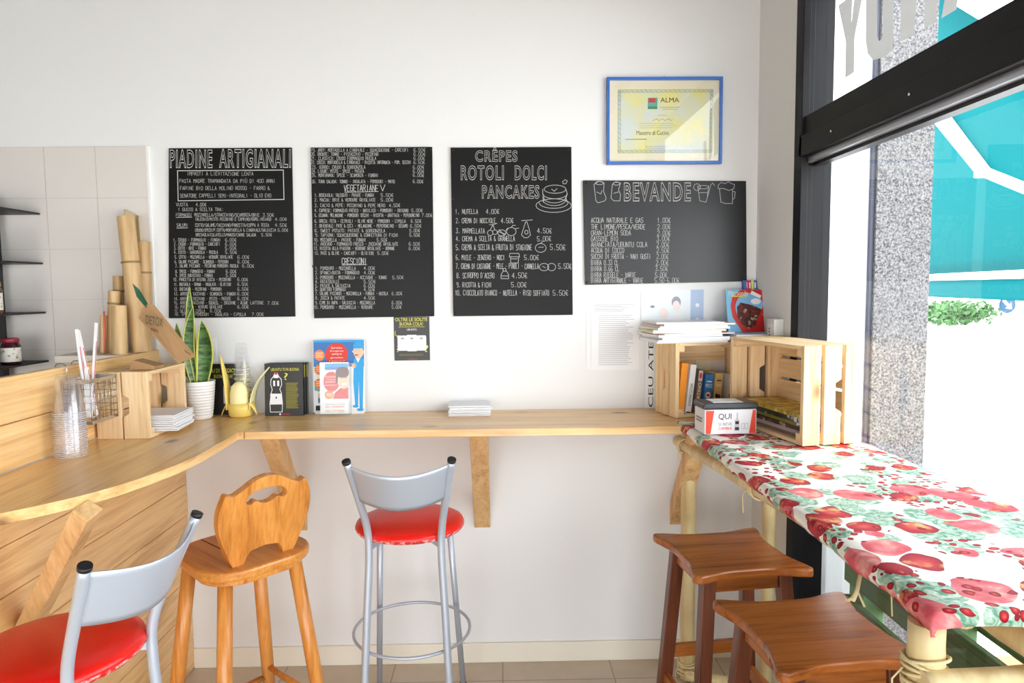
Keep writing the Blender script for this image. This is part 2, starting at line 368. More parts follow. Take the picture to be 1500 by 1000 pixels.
def glyphs(s, outline=0.0):
    key = (s, outline)
    if key not in _tc:
        cu = bpy.data.curves.new('t', 'FONT'); cu.body = s; cu.resolution_u = 3
        if outline: cu.fill_mode = 'NONE'; cu.bevel_depth = outline; cu.bevel_resolution = 0; cu.space_character = 1.18; cu.offset = .015
        o = bpy.data.objects.new('t', cu); COL.objects.link(o); bpy.context.view_layer.update()
        me = bpy.data.meshes.new_from_object(o.evaluated_get(bpy.context.evaluated_depsgraph_get()))
        vs = [v.co.copy() for v in me.vertices]; fs = [tuple(p.vertices) for p in me.polygons]
        bpy.data.objects.remove(o); bpy.data.curves.remove(cu); bpy.data.meshes.remove(me)
        x0, x1 = min(v.x for v in vs), max(v.x for v in vs); y0, y1 = min(v.y for v in vs), max(v.y for v in vs)
        _tc[key] = ([((v.x-x0)/(x1-x0), (v.y-y0)/(y1-y0), v.z) for v in vs], fs)
    return _tc[key]
def typed(mb, s, f3, m, outline=0.0):     # f3(u, v, z) maps the 0..1 text box into space
    vs, fs = glyphs(s, outline); vv = [mb.bm.verts.new(f3(*q)) for q in vs]; k = mb.mi(m)
    for f in fs:
        try: mb.bm.faces.new([vv[i] for i in f]).material_index = k
        except ValueError: pass
class Fr:                                  # flat print frame: o origin, r right, u up (unit vectors); n points out of the print
    def __init__(s, o, r, u): s.o, s.r, s.u = V(o), V(r).normalized(), V(u).normalized(); s.n = s.r.cross(s.u)
    def p(s, a, b, c=0): return s.o + s.r*a + s.u*b + s.n*c
    def rect(s, mb, a0, a1, b0, b1, c, m): mb.face([s.p(a0,b0,c), s.p(a1,b0,c), s.p(a1,b1,c), s.p(a0,b1,c)], m)
    def poly(s, mb, pts, c, m): mb.face([s.p(a, b, c) for a, b in pts], m)
    def disc(s, mb, a, b, ra, rb, c, m, n=22): s.poly(mb, ell(a, b, ra, rb, n)[:-1], c, m)
    def text(s, mb, t, a0, a1, b0, b1, c, m): typed(mb, t, lambda u, v, z: s.p(a0+(a1-a0)*u, b0+(b1-b0)*v, c), m)
    def slab(s, mb, w, h, t, m): mb.hexa([s.p(a, b, c) for c in (-t, 0) for a, b in ((0,0),(w,0),(w,h),(0,h))], m)
    def rules(s, mb, a0, a1, b0, b1, n, th, c, m, ragged=.3):
        for i in range(n):
            b = b1-(b1-b0)*(i+.5)/n; s.rect(mb, a0, a0+(a1-a0)*(1-random.random()*ragged), b-th/2, b+th/2, c, m)

# ================================================================== THE ROOM
ZC = 3.15
struct('floor', MB().box(-3.6, 1.2, -3.0, BACK+.12, -.1, 0), FLOOR)
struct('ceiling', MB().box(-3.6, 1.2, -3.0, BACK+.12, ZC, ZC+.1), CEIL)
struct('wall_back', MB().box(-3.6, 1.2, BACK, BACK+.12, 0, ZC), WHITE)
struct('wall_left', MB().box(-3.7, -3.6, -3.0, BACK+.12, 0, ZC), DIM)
w = MB().box(1.05, 1.2, 2.50, BACK, 0, ZC).box(1.05, 1.2, -2.9, 2.5, 2.62, ZC).box(1.05, 1.2, -3.0, -2.9, 0, ZC).box(1.05, 1.2, .30, .60, 0, 2.62).box(1.05, 1.2, -2.9, .30, 2.32, 2.62)
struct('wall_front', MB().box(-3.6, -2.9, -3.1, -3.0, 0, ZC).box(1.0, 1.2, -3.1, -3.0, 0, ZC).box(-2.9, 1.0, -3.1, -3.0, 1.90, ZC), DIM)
struct('wall_right', w, WHITE)
struct('baseboard_back', MB().box(-1.29, 1.05, BACK-.012, BACK, 0, .084), BASEB, bevel=.003)
struct('baseboard_right', MB().box(1.038, 1.05, 2.52, BACK-.012, 0, .084), BASEB, bevel=.003)
# tiled panel behind the kitchen
tl = MB().box(-3.4, -1.383, BACK-.008, BACK, .9, 2.143, GROUT)
x1 = -1.386
while x1 > -3.3:
    z1 = 2.141
    while z1 > .95:
        tl.box(x1-.1975, x1, BACK-.0105, BACK-.006, z1-.1975, z1, TILE); z1 -= .2
    x1 -= .2
tl.box(-1.386, -1.378, BACK-.0115, BACK, .9, 2.145, CERAM)
struct('trim_1', tl, None)
# shop window
wi = thing('window_1', 'large shop window in a black aluminium frame', 'window', (1.1, .5, 0)); wi['kind'] = 'structure'
j = MB().box(1.05, 1.075, 2.44, 2.50, .0, 2.62).box(1.075, 1.10, 2.462, 2.50, 0, 2.62).box(1.10, 1.175, 2.478, 2.50, 0, 2.62)
obj('jamb', j, ALU, wi, .0015, True)
obj('jamb', MB().box(1.05, 1.175, .60, .67, 0, 2.62), ALU, wi, .0015, True)
t = MB().box(1.06, 1.16, 0.67, 2.462, 2.088, 2.150).box(1.05, 1.16, 0.67, 2.462, 2.015, 2.085)
obj('transom', t, ALU, wi, .002, True)
obj('glazing_bead', MB().box(1.075, 1.10, 0.67, 2.462, 1.996, 2.015), ALUL, wi, .001, True)
obj('glazing_gasket', MB().box(1.10, 1.135, 0.67, 2.462, 1.986, 2.015), BLACKP, wi, 0, True)
b = MB()
for yy in (2.22, 1.80, 1.38, .96): b.tube([(1.0505, yy, 2.052), (1.046, yy, 2.052)], .004, 8)
obj('screw', b, CHROME, wi, 0, True)
obj('bottom_rail', MB().box(1.06, 1.17, 0.67, 2.478, 0, .09), ALU, wi, .002, True)
obj('top_rail', MB().box(1.06, 1.17, 0.67, 2.478, 2.585, 2.62), ALU, wi, .002, True)
obj('lower_pane', MB().box(1.142, 1.148, 0.67, 2.478, .09, 2.02), GLASS, wi, 0, True)
obj('upper_pane', MB().box(1.142, 1.148, 0.67, 2.478, 2.14, 2.585), GLASS, wi, 0, True)
w2 = thing('window_2', 'glazed shop front behind the viewer in a black aluminium frame', 'window', (1.1, -1.3, 0)); w2['kind'] = 'structure'
fr_ = MB()
for a, b_ in ((-2.9, -2.84), (-1.86, -1.80), (-.80, -.74), (.24, .30)): fr_.box(1.06, 1.17, a, b_, 0, 2.32)
fr_.box(1.06, 1.17, -2.9, .30, 0, .09).box(1.06, 1.17, -2.9, .30, 2.26, 2.32); obj('frame', fr_, ALU, w2, 0, True)
for a, b_ in ((-2.84, -1.86), (-1.80, -.80), (-.74, .24)): obj('pane', MB().box(1.142, 1.148, a, b_, .09, 2.26), GLASS, w2, 0, True)
# lettering film on the upper pane, read from inside
lt = MB(); XL = 1.140
def LP(px, py): return at(px, py, 'x', XL)
def film(pts): lt.face([LP(*p) for p in pts], FILM)
film([(1228,8),(1249,-8),(1247,32),(1239,60),(1238,114),(1251,106),(1252,54),(1268,-14),(1252,-8)][:2] + [(1247,34),(1252,54),(1251,106),(1238,114),(1239,62)])
film([(1247,34),(1255,-30),(1270,-38),(1252,54)])
obj('window_lettering', lt, FILM, wi, 0, True)
lt = MB()
def strip(outer, inner):
    for a, b2, c, d in zip(outer, inner, outer[1:], inner[1:]): lt.face([LP(*a), LP(*b2), LP(*d), LP(*c)], FILM)
strip([(1269,-60),(1268,60),(1271,78),(1279,88),(1296,84),(1308,72),(1310,-80)], [(1285,-66),(1285,52),(1286,58),(1288,60),(1291,58),(1293,52),(1294,-70)])
obj('window_lettering', lt, FILM, wi, 0, True)
lt = MB(); lt.face([LP(*p) for p in [(1321,-90),(1352,-110),(1339,51),(1319,61)]], FILM); lt.face([LP(*p) for p in [(1357,-110),(1374,-120),(1372,32),(1354,42)]], FILM)
obj('window_lettering', lt, FILM, wi, 0, True)
lt = MB(); lt.face([LP(*p) for p in [(1392,-50),(1412,-62),(1401,14),(1379,27)]], FILM)
obj('window_lettering', lt, FILM, wi, 0, True)

# ================================================================== COUNTERS
ZS = 1.073
sh = MB(); th = .028
def curve(pts, n=6):                     # Catmull-Rom
    out = []; P = [V(p) for p in pts]; P = [2*P[0]-P[1]] + P + [2*P[-1]-P[-2]]
    for i in range(1, len(P)-2):
        for k in range(n):
            t = k/n; a, b, c, d = P[i-1:i+3]
            out.append(.5*((2*b) + (c-a)*t + (2*a-5*b+4*c-d)*t*t + (3*b-a-3*c+d)*t**3))
    out.append(P[-2]); return out
s = thing('wall_shelf', 'long pine bar shelf running along the white wall under the chalkboards', 'shelf', (0, 2.65, ZS-th))
bd = MB().box(-.905, 1.048, 2.462, 2.656, ZS-th, ZS).box(-.905, 1.048, 2.657, BACK-.001, ZS-th, ZS)
obj('shelf_board', bd, PINE['x'], s, .002, True)
def strut(xc, w=.066, half=False):
    zb = .578
    a = MB(); a.prism([(xc-w/2, BACK-.0005, zb), (xc-w/2, BACK-.0005, zb+.10), (xc-w/2, 2.575, ZS-th), (xc-w/2, 2.50, ZS-th)], (w, 0, 0)); return a
for xc in (-.835, -.078, .738):
    if xc == -.835 or xc > .5 or True: obj('strut', strut(xc), PINEW['z'], s, .002, True)
edge = curve([(-.928, 2.462, 0), (-.922, 2.30, 0), (-.926, 2.06, 0), (-.966, 1.86, 0), (-1.03, 1.71, 0), (-1.137, 1.575, 0), (-1.26, 1.46, 0), (-1.372, 1.385, 0)], 5)
lc = thing('bar_counter', 'curved pine counter top running along the left plank partition', 'counter', (-1.15, 2.1, ZS-th))
poly = [(-1.3752, BACK-.001, ZS-th), (-1.3752, 1.383, ZS-th)] + [(p.x, p.y, ZS-th) for p in edge[::-1]] + [(-.908, 2.462, ZS-th), (-.908, BACK-.001, ZS-th)]
obj('counter_top', MB().prism(poly, (0, 0, th)), wood('pine_diagonal', lin(246, 210, 150), lin(232, 188, 124), lin(194, 142, 84), 'y', .28, .6, spec=.6), lc, .003, True)
obj('strut', MB().bar((-1.283, 1.845, .66), (-1.010, 1.695, ZS-th-.004), .055, .045, (0, 1, 0)), PINEW['z'], lc, .002, True)
pt = MB()
z = 1.337; k = 0
while z > 1.08:
    z0 = max(z-.132, ZS-.02); pt.box(-1.40, -1.375, .9, BACK-.001, z0+.002, z); z = z0
struct_p = thing('plank_partition', 'pine plank partition that screens the kitchen behind the left counter', 'partition', (-1.34, 1.9, 0))
obj('upper_planks', pt, PINE['y'], struct_p, .003, True)
pt = MB(); z = ZS-th
while z > .01:
    z0 = max(z-.131, 0); pt.box(-1.315, -1.29, .9, BACK-.001, z0+.002, z); z = z0
obj('lower_planks', pt, PINE['y'], struct_p, .003, True)
obj('core', MB().box(-1.399, -1.316, .905, BACK-.002, 0, ZS-th-.002), PINEW['y'], struct_p, 0, True)
tag(obj('ledge', MB().box(-1.64, -1.402, 2.60, BACK-.013, 1.312, 1.338), simple('white_ledge', (226, 218, 204), .6), None, .002),
    'whitish ledge behind the plank partition carrying the bamboo canes', 'ledge')

# ================================================================== CHALKBOARDS
YB = BACK-.010
def wp(px, py): return at(px, py, 'y', YB-.0012)
def wq(px, py): return at(px, py, 'y', YB-.0008)
def board(name, label, c, cat='chalkboard', screws=(), m_=None):
    o = at(sum(p[0] for p in c)/4, max(p[1] for p in c), 'y', BACK); r = thing(name, label, cat, o)
    f = [at(p[0], p[1], 'y', YB) for p in c]
    m = MB(); m.prism(f, (0, .0095, 0)); obj('panel', m, m_ or BOARD, r, .001, True)
    for p in screws:
        q = wp(*p); obj('screw', MB().lathe([(.0045, 0), (.0045, .002), (0, .003)], 8).xf(Matrix.Translation(q) @ Matrix.Rotation(PI/2, 4, 'X')), BLACKP, r, 0, True)
    return r
def title(root, items, name='chalk_title'):
    m = MB()
    for s_, x0, x1, y0, y1 in items:
        typed(m, s_, lambda u, v, z: wp(x0+(x1-x0)*u, y1+(y0-y1)*v) + V((0, -max(z, 0)*.06, 0)), CHALKD, .016)
    obj(name, m, CHALKD, root, 0, True)
def writing(root, rows, name='chalk_writing', w=.0020):
    m = MB()
    for r in rows:
        y, h = r[0], r[1]*(.86 if r[1] < 6.1 else 1)
        for s_, x0, x1 in r[2]:
            strokes(m, s_, wp, x0, x1, y, h, r[3] if len(r) > 3 else w, CHALK)
    return obj(name, m, CHALK, root, 0, True)
def drawing(root, pls, name='chalk_drawing', w=.0022):
    m = MB()
    for pl in pls: line(m, [wp(*p) for p in pl], w, CHALK)
    obj(name, m, CHALK, root, 0, True)

B1 = board('chalkboard', 'black chalkboard menu headed PIADINE ARTIGIANALI, leftmost on the wall', [(247,466),(432,463.5),(427,216),(247,217)])
title(B1, [('PIADINE', 249, 311, 219, 246), ('ARTIGIANALI', 321, 426, 218, 246)])
drawing(B1, [[(260,250),(415,249),(416,292),(261,294),(260,250)]], 'chalk_box', .003)
R = []
for y, t_, a, b_ in ((257,'IMPASTI A LIEVITAZIONE LENTA',274,371),(267.5,'PASTA MADRE TRAMANDATA DA PIÙ DI 400 ANNI',263,403),(278,'FARINE BIO DELLA MOLINO ROSSO - FARRO &',264,395),(289,'SENATORE CAPPELLI SEMI-INTEGRALI - OLIO EVO',264,397)):
    R.append((y, 6, [(t_, a, b_)]))
R += [(302,5.5,[('VUOTA',258,275),('4.00€',287,302)]), (309,5.5,[('1 GUSTO A SCELTA TRA:',261,327)]),
 (317,5.5,[('FORMAGGI',258,281),('MOZZARELLA/STRACCHINO/SCAMORZA/BRIE',285,380),('3.50€',385,401)]), (323,5,[('TALEGGIO/MISTO PECORINO E CAPRINO/GORG./ASIAGO',286,397),('4.00€',403,420)]),
 (332,5.5,[('SALUMI',259,275),('COTTO/SALAME/TACCHINO/PANCETTA/COPPA A TESTA',286,394),('4.50€',403,420)]), (339,5,[('CRUDO/SPECK/P.COTTA/MORTADELLA & CINGHIALE/SALSICCIA',286,404),('5.00€',407,422)]),
 (346,5,[('BRESAOLA/CULATELLO/MANZO/CARNE SALADA',287,375),('5.50€',383,398)])]
L1 = [(354,'1. CRUDO - FORMAGGIO - FUNGHI',254,323,'6.00€',330,346),(360,'2. CRUDO - FORMAGGIO - CARCIOFI',255,322,'6.00€',330,346),(366,'3. COTTO - BRIE - FUNGHI',255,302,'5.50€',330,346),(372,'4. COTTO - GORGONZOLA - RUCOLA',255,319,'5.50€',330,347),
 (379,'5. COTTO - MOZZARELLA - VERDURE GRIGLIATE',256,341,'6.00€',348,365),(386,'6. SALAME PICCANTE - SCAMORZA - PEPERONI',256,335,'6.00€',348,365),(392,'7. SALAME PICCANTE - PECORINO POMODORI RUCOLA',257,349,'6.00€',355,372),(400,'8. SPECK - FORMAGGIO - FUNGHI',257,315,'6.00€',331,346),(406,'9. SPECK RADICCHIO - FUNGHI',257,312,'5.50€',331,346),
 (412,'10. PANCETTA DI RISTRA ZUCCA - PECORINO',254,338,'6.00€',348,363),(419,'11. BRESAOLA - GRANA - INSALATA - OLIO EVO',255,338,'6.50€',348,363),(426,'12. BRESAOLA - PECORINO - POMODORI',255,325,'6.50€',348,364),(433,'13. ARROSTO TACCHINO - SCAMORZA - FUNGHI',255,346,'6.00€',348,364),(440,'14. ARROSTO TACCHINO - PESTO - PATATE',255,338,'6.00€',348,364),
 (446,'15. ARROSTO TACCHINO - SQUACQ. - ZUCCHINE - ALGHE',255,363,'LATTONE',367,386),(452,'16. PORCHETTA - VERDURE GRIGLIATE',256,326,'6.00€',348,364),(458,'17. SALSICCIA - CIPOLLA',256,300,'6.00€',308,324),(463,'18. SPECK - POMODORI - INSALATA - CIPOLLA',256,360,'7.00€',369,386)]
for y, a, x0, x1, p, p0, p1 in L1: R.append((y-.5, 5.2, [(a, x0, x1), (p, p0, p1)]))
R.append((446, 5.2, [('7.00€', 392, 408)]))
writing(B1, R, w=.0010)
for ul in ([(258,318.5),(281,318)], [(259,334),(275,333.5)]): drawing(B1, [ul], 'chalk_underline', .0018)

B2 = board('chalkboard', 'black chalkboard menu with VEGETARIANE and CRESCIONI sections, second from the left', [(460,466),(636,463),(633,215),(455,216)], screws=((630,219),(633,293),(634,397),(634,461),(459,390)))
R = []
T = [(222,'19. ANDY: MORTADELLA A CINGHIALE - SQUACQUERONE - CARCIOFI',456,598,'6.50€',606,623),(228,'20. BRONTE: TONNO - PISTACCHIO - PECORINO',456,554,'6.00€',606,623),(234,'21. CLASSICA: CRUDO FORMAGGIO RUCOLA',456,551,'6.00€',606,622),(240,'22. COCCO: MORTADELLA & CINGHIALE - RICOTTA INFORNATA - POM. SECCHI',456,602,'6.50€',606,622),
 (247,'23. GORBO: CRUDO & GORGONZOLA',457,535,'6.00€',605,621),(253,'24. LIGURE: PESTO - SPECK - PATATA',457,533,'6.00€',605,621),(259,'25. MONTANARA: SPECK - SCAMORZA - FUNGHI',457,554,'6.00€',605,621),(268,'26. TUNA SALADA: TONNO - INSALATA - POMODORI - MAYO',457,578,'6.00€',605,620),
 (288,'1. BOSCAIOLA: TALEGGIO - PATATE - FUNGHI',461,548,'5.50€',558,576),(295,'2. MACUA: BRIE & VERDURE GRIGLIATE',461,550,'5.00€',558,576),(303,'3. CACIO & PEPE: PECORINO & PEPE NERO',461,564,'4.50€',570,586),(310.5,'4. CAPRESE: FORMAGGIO FRESCO - BASILICO - POMODORI - ORIGANO',461,598,'5.00€',603,619),
 (317.5,'5. ECUANA: MELANZANE - POMODORI SECCHI - RICOTTA - GRATTATA - PEPERONCINO',461,614,'7.00€',618,633),(326,'6. GRECA: FETA - CETRIOLI - OLIVE NERE - POMODORI - CIPOLLA',461,594,'6.50€',602,617),(333,'7. ORIENTALE: PATE & CECI - MELANZANE - PEPERONCINO - SESAMO',461,597,'6.50€',601,617),(340,'8. SWEET POTATO: PATATE & GORGONZOLA',461,564,'5.00€',600,615),
 (346.5,'9. TAPIGNA: SQUACQUERONE & CONFETTURA DI FICHI',462,583,'5.50€',600,615),(353.5,'10. MOZZARELLA - PATATE - FUNGHI',460,536,'5.50€',552,567),(359.5,'11. AVOCADO - FORMAGGIO FRESCO - ZUCCHINE GRIGLIATE',460,583,'6.50€',599,615),(366,'12. RICOTTA ALLA PIASTRA - VERDURE GRIGLIATE - ROMANE',460,578,'6.00€',599,615),(373,'13. PATE & OLIVE - CARCIOFI - OLIO EVO',461,547,'5.00€',553,569),
 (395,'1. POMODORO - MOZZARELLA',462,521,'4.00€',533,549),(401.5,'2. SPINACI/BIETA - FORMAGGIO',462,526,'4.00€',533,549),(408.5,'3. POMODORO - MOZZARELLA - ACCIUGHE - TONNO',462,566,'5.50€',575,591),(414.5,'4. RATATOUILLE',462,497,'5.50€',533,550),(420.5,'5. PATATE & SALSICCIA',462,513,'6.00€',533,549),(426,'6. QUATTRO FORMAGGI',462,507,'4.50€',533,549),
 (432,'7. SALAME PICCANTE - MOZZARELLA - FUNGHI - RUCOLA',462,568,'6.00€',574,589),(438.5,'8. ZUCCA & PATATE',462,505,'4.50€',533,549),(445.5,'9. CIME DI RAPA - SALSICCIA - MOZZARELLA',462,549,'6.00€',574,589),(452,'10. POMODORO - MOZZARELLA - VERDURE',460,546,'5.00€',574,588)]
for y, a, x0, x1, p, p0, p1 in T: R.append((y, 5.4, [(a, x0, x1), (p, p0, p1)]))
writing(B2, R, w=.0011)
for h_, ul in (((280, 9, [('VEGETARIANE', 504, 554), ('V', 557, 564)]), [(505,281.5),(553,280.5)]), ((387, 9, [('CRESCIONI', 501, 537)]), [(501,388),(537,387.5)])):
    writing(B2, [h_], 'chalk_heading', .0021); drawing(B2, [ul], 'chalk_underline', .002)

B3 = board('chalkboard', 'black chalkboard headed CREPES ROTOLI DOLCI PANCAKES with a pancake drawing', [(664,463),(839,461),(837,215),(660,216)], screws=((664,220),(833,219),(663,291),(835,291),(665,397),(836,396),(668,459),(836,458)))
title(B3, [('CRÊPES', 696, 758, 216, 237), ('ROTOLI', 675, 738, 242, 264), ('DOLCI', 754, 801, 242, 264), ('PANCAKES', 706, 790, 271, 291)])
R = []
for y, h, it in ((313,6.5,[('1. NUTELLA',667,700),('4.00€',712,731)]),(326.5,7,[('2. CREMA DI NOCCIOLE',668,726),('4.50€',734,752)]),(341.5,7,[('3. MARMELLATA',668,710),('4.50€',787,808)]),(353,7,[('4. CREMA A SCELTA & GRANELLA',668,754),('5.00€',787,807)]),
  (366,8,[('5. CREMA A SCELTA & FRUTTA DI STAGIONE',668,779),('5.50€',806,828)]),(380.5,7,[('6. MIELE - ZENZERO - NOCI',668,739),('5.00€',768,789)]),(393.5,7.5,[('7. CREMA DI CASTAGNE - MELE - PINOLI - CANNELLA',668,789),('5.50€',818,837)]),(407,7.5,[('8. SCIROPPO D\'ACERO',669,724),('4.50€',750,772)]),
  (420.5,7,[('9. RICOTTA & FICHI',669,720),('5.00€',749,771)]),(432.5,7.5,[('10. CIOCCOLATO BIANCO - NUTELLA - RISO SOFFIATO',667,804),('5.50€',810,832)])): R.append((y, h, it))
writing(B3, R, w=.0014)
for pls in ([ell(813,277,16,6), ell(813,283,18,8,14,0,PI), ell(812,288,17,9,14,0,PI), ell(812,292,17,9,14,0,PI), ell(811,301,26,10), ell(811,297,21,8,14,0,PI), [(795,277),(795,284),(797,290),(796,296)], [(829,277),(831,284),(829,290),(831,296)], [(824,266),(828,263),(831,265),(829,269),(825,269),(824,266)], [(808,277),(812,280),(816,276)]],
            [ell(718,341,4,4,12), ell(725,340,3.5,3.5,12), [(718,337),(722,329),(725,337)], [(717,329),(722,329),(728,327)]], [ell(735,341,6,4.5,12), [(741,337),(744,334)], [(729,339),(741,343)], [(731,336),(739,345)]],
            [ell(749,339,7,6,14), [(749,333),(751,330),(755,330)], [(754,335),(760,334)]], [[(770,325),(766,337),(764,344),(768,348),(773,348),(777,344),(775,335),(772,325),(770,325)], [(764,323),(780,322)], ell(771,340,2.5,3,8)],
            [ell(792,363,8,6.5,14), [(792,356),(796,353)], [(789,362),(796,362)]], [[(747,371),(760,371),(761,376),(746,376),(747,371)], [(748,376),(748,385),(759,385),(760,376)], [(749,379),(758,379)]],
            [ell(797,391,7,5.5,12), ell(808,391,6,5.5,12), [(795,390),(799,392)]], [[(734,408),(745,408),(745,402),(742,397),(737,397),(734,402),(734,408)], [(737,397),(737,393),(741,393),(741,397)], [(734,404),(745,404)]]):
    drawing(B3, pls, 'chalk_drawing', .0018)

B4 = board('chalkboard', 'wide black chalkboard drinks menu headed BEVANDE below the certificate', [(857,417),(1094,412),(1093,265),(854,264)], screws=((859,268),(860,414)), m_=BOARDG)
title(B4, [('BEVANDE', 914, 1012, 267, 295)])
R = []
for y, t_, x1, p, p0, p1 in ((326,'ACQUA NATURALE E GAS',942,'1.00€',963,982),(335.5,'THE LIMONE/PESCA/VERDE',945,'2.00€',963,982),(344.5,'ORAN-LEMON SODA',924,'2.00€',963,982),(353,'GASSOSE BIO',905,'3.00€',962,981),(361.5,'ARANCIATA/UBUNTU COLA',948,'2.00€',962,980),(370,'ACQUA DI COCCO',914,'2.50€',962,980),
  (379,'SUCCHI DI FRUTTA - VARI GUSTI',953,'2.00€',962,979),(388,'BIRRA 0.33 CL',906,'2.00€',961,979),(397,'BIRRA 0.66 CL',907,'3.50€',960,978),(406,'BIRRA RIEGELE - VARIE',931,'5.00€',960,977),(414,'BIRRA ARTIGIANALE - VARIE',942,'5.50-6.00€',959,995)): R.append((y, 7, [(t_, 866, x1), (p, p0, p1)]))
writing(B4, R, w=.0015)
for pls in ([[(870,270),(873,294),(876,297),(886,294),(888,290),(884,280),(885,268),(878,265),(870,270)], ell(878,268,6,2.5,10), [(874,281),(880,284),(882,279)]], [[(897,270),(895,290),(899,294),(908,294),(909,285),(906,278),(909,268),(902,266),(897,270)], ell(903,269,5,2.2,10), [(899,283),(906,281)]],
            [[(1022,272),(1025,294),(1034,296),(1036,290),(1038,272)], ell(1030,274,8,2.5,12), ell(1021,274,5,5,12), [(1036,290),(1041,271),(1044,268),(1047,272)], [(1024,282),(1036,282)]], [[(1054,277),(1056,296),(1063,298),(1073,298),(1073,277)], [(1052,276),(1052,271),(1057,267),(1062,269),(1067,266),(1072,269),(1076,270),(1075,276),(1068,279),(1060,276),(1052,276)], [(1073,280),(1077,281),(1076,290),(1073,292)]]):
    drawing(B4, pls, 'chalk_drawing', .0018)

# certificate
o0 = at(972, 241, 'y', BACK)
ce = thing('framed_certificate', 'certificate in a thin blue frame hung above the drinks chalkboard', 'certificate', o0)
fc = [at(p[0], p[1], 'y', BACK-.02) for p in ((889,240.5),(1057.5,241.5),(1057.5,112),(889,110.5))]
fx0, fx1, fz0, fz1 = fc[0].x, fc[1].x, fc[0].z, fc[2].z; fb = .011
y0, y1 = BACK-.022, BACK-.001
obj('frame', MB().box(fx0, fx1, y0, y1, fz0, fz0+fb).box(fx0, fx1, y0, y1, fz1-fb, fz1).box(fx0, fx0+fb, y0, y1, fz0+fb, fz1-fb).box(fx1-fb, fx1, y0, y1, fz0+fb, fz1-fb), FRAMEBLUE, ce, .001, True)
F = Fr((fx0, BACK-.008, fz0), (1,0,0), (0,0,1)); W_, H_ = fx1-fx0, fz1-fz0
pr = MB(); F.slab(pr, W_, H_, .005, CREAM)
CERT = simple('certificate_wash', (240, 236, 190), .7); _n = noise(CERT, coords(CERT), 9, 3); L(CERT, ramp(CERT, _n, [(.35, lin(222, 230, 224)), (.62, lin(240, 232, 150))]), BC(CERT))
F.rect(pr, .045, W_-.035, .045, H_-.045, .0004, CERT)
INKG = simple('script_ink', (92, 92, 92), .7)
GUIL = simple('guilloche_print', (120, 156, 150), .7)
for i in range(20):
    a = .055+i*(W_-.10)/19
    for b_ in (.045, H_-.058):
        line(pr, [F.p(a+dx, b_+.006+dy, .001) for dx, dy in ell(0, 0, .009, .006, 10)], .0012, GUIL); line(pr, [F.p(a-.008, b_, .001), F.p(a+.008, b_+.012, .001)], .001, GUIL)
for i in range(13):
    b_ = .06+i*(H_-.12)/12
    for a in (.051, W_-.041):
        line(pr, [F.p(a+dx, b_+dy, .001) for dx, dy in ell(0, 0, .006, .009, 10)], .0012, GUIL); line(pr, [F.p(a-.006, b_-.008, .001), F.p(a+.006, b_+.008, .001)], .001, GUIL)
cx = .165
F.rect(pr, cx, cx+.038, H_-.122, H_-.078, .0008, TEALP); F.rect(pr, cx+.003, cx+.030, H_-.097, H_-.08, .0012, REDP); F.rect(pr, cx, cx+.038, H_-.122, H_-.112, .0012, simple('green_print', (70, 150, 90), .6))
F.text(pr, 'ALMA', .215, .29, H_-.096, H_-.078, .001, INK)
F.text(pr, 'LA SCUOLA INTERNAZIONALE', .213, .292, H_-.118, H_-.113, .001, MIDINK); F.text(pr, 'DI CUCINA ITALIANA', .225, .282, H_-.126, H_-.121, .001, MIDINK)
F.text(pr, 'Si conferisce a', .205, .245, .19, .195, .001, MIDINK); F.text(pr, 'Maestro di Cucina', .12, .25, .116, .133, .001, INKG)
F.rules(pr, .13, .30, .14, .165, 3, .002, .001, GREYINK); F.rules(pr, .075, .17, .095, .103, 1, .003, .001, MIDINK); F.rules(pr, .155, .25, .06, .075, 2, .0025, .001, GREYINK)
line(pr, [F.p(.185+i*.008, .172+.007*((i*7) % 3)/2, .001) for i in range(11)], .0016, MIDINK)
obj('certificate_sheet', pr, None, ce, 0, True)
obj('glass', MB().box(fx0+fb*.7, fx1-fb*.7, BACK-.0165, BACK-.0145, fz0+fb*.7, fz1-fb*.7), PICGLASS, ce, 0, True)
obj('hanger', MB().tube([((fx0+fx1)/2, BACK-.004, fz1), ((fx0+fx1)/2, BACK-.004, fz1+.006)], .002, 8), BLACKP, ce, 0, True)

# ================================================================== papers on the wall
def sheet(name, label, cat, px, y=BACK-.002, th=.001, group=None, m=PAPER, curl=0):
    p = [at(a, b, 'y', y) for a, b in px]     # bl, br, tr, tl
    x0, x1 = p[0].x, p[1].x; z0, z1 = p[0].z, p[3].z
    r = thing(name, label, cat, (x0, y, z0), 0, group)
    F = Fr((0, 0, 0), (1,0,0), (0,0,1)); mb = MB(); F.slab(mb, x1-x0, z1-z0, th, m)
    return r, F, mb, x1-x0, z1-z0
r, F, mb, W_, H_ = sheet('notice_sheet', 'white printed notice sheet taped flat on the wall beside the left crate', 'notice', [(866,542),(936,542),(936,441),(866,441)])
obj('paper', mb, None, r); pr = MB()
F.rules(pr, .014, W_-.02, H_-.045, H_-.012, 5, .003, .0006, GREYINK, .5); F.rules(pr, .03, W_-.02, .018, H_-.055, 26, .0028, .0006, GREYINK, .25)
obj('print', pr, None, r)
r, F, mb, W_, H_ = sheet('notice_sheet', 'narrow blank white paper peeking out left of the printed notice', 'notice', [(859,541),(865.5,541),(865.5,446),(859,446)])
obj('paper', mb, None, r)
r, F, mb, W_, H_ = sheet('photo_poster', 'pale poster showing two dark-haired people, behind the magazine pile', 'poster', [(939,500),(1030,500),(1030,425),(939,425)], m=PAPERB)
obj('paper', mb, None, r); pr = MB()
F.rect(pr, .0, W_*.79, .0, H_, .0005, simple('poster_white', (232, 238, 240), .6)); F.rect(pr, W_*.79, W_, 0, H_, .0005, simple('poster_blue', (176, 196, 222), .6))
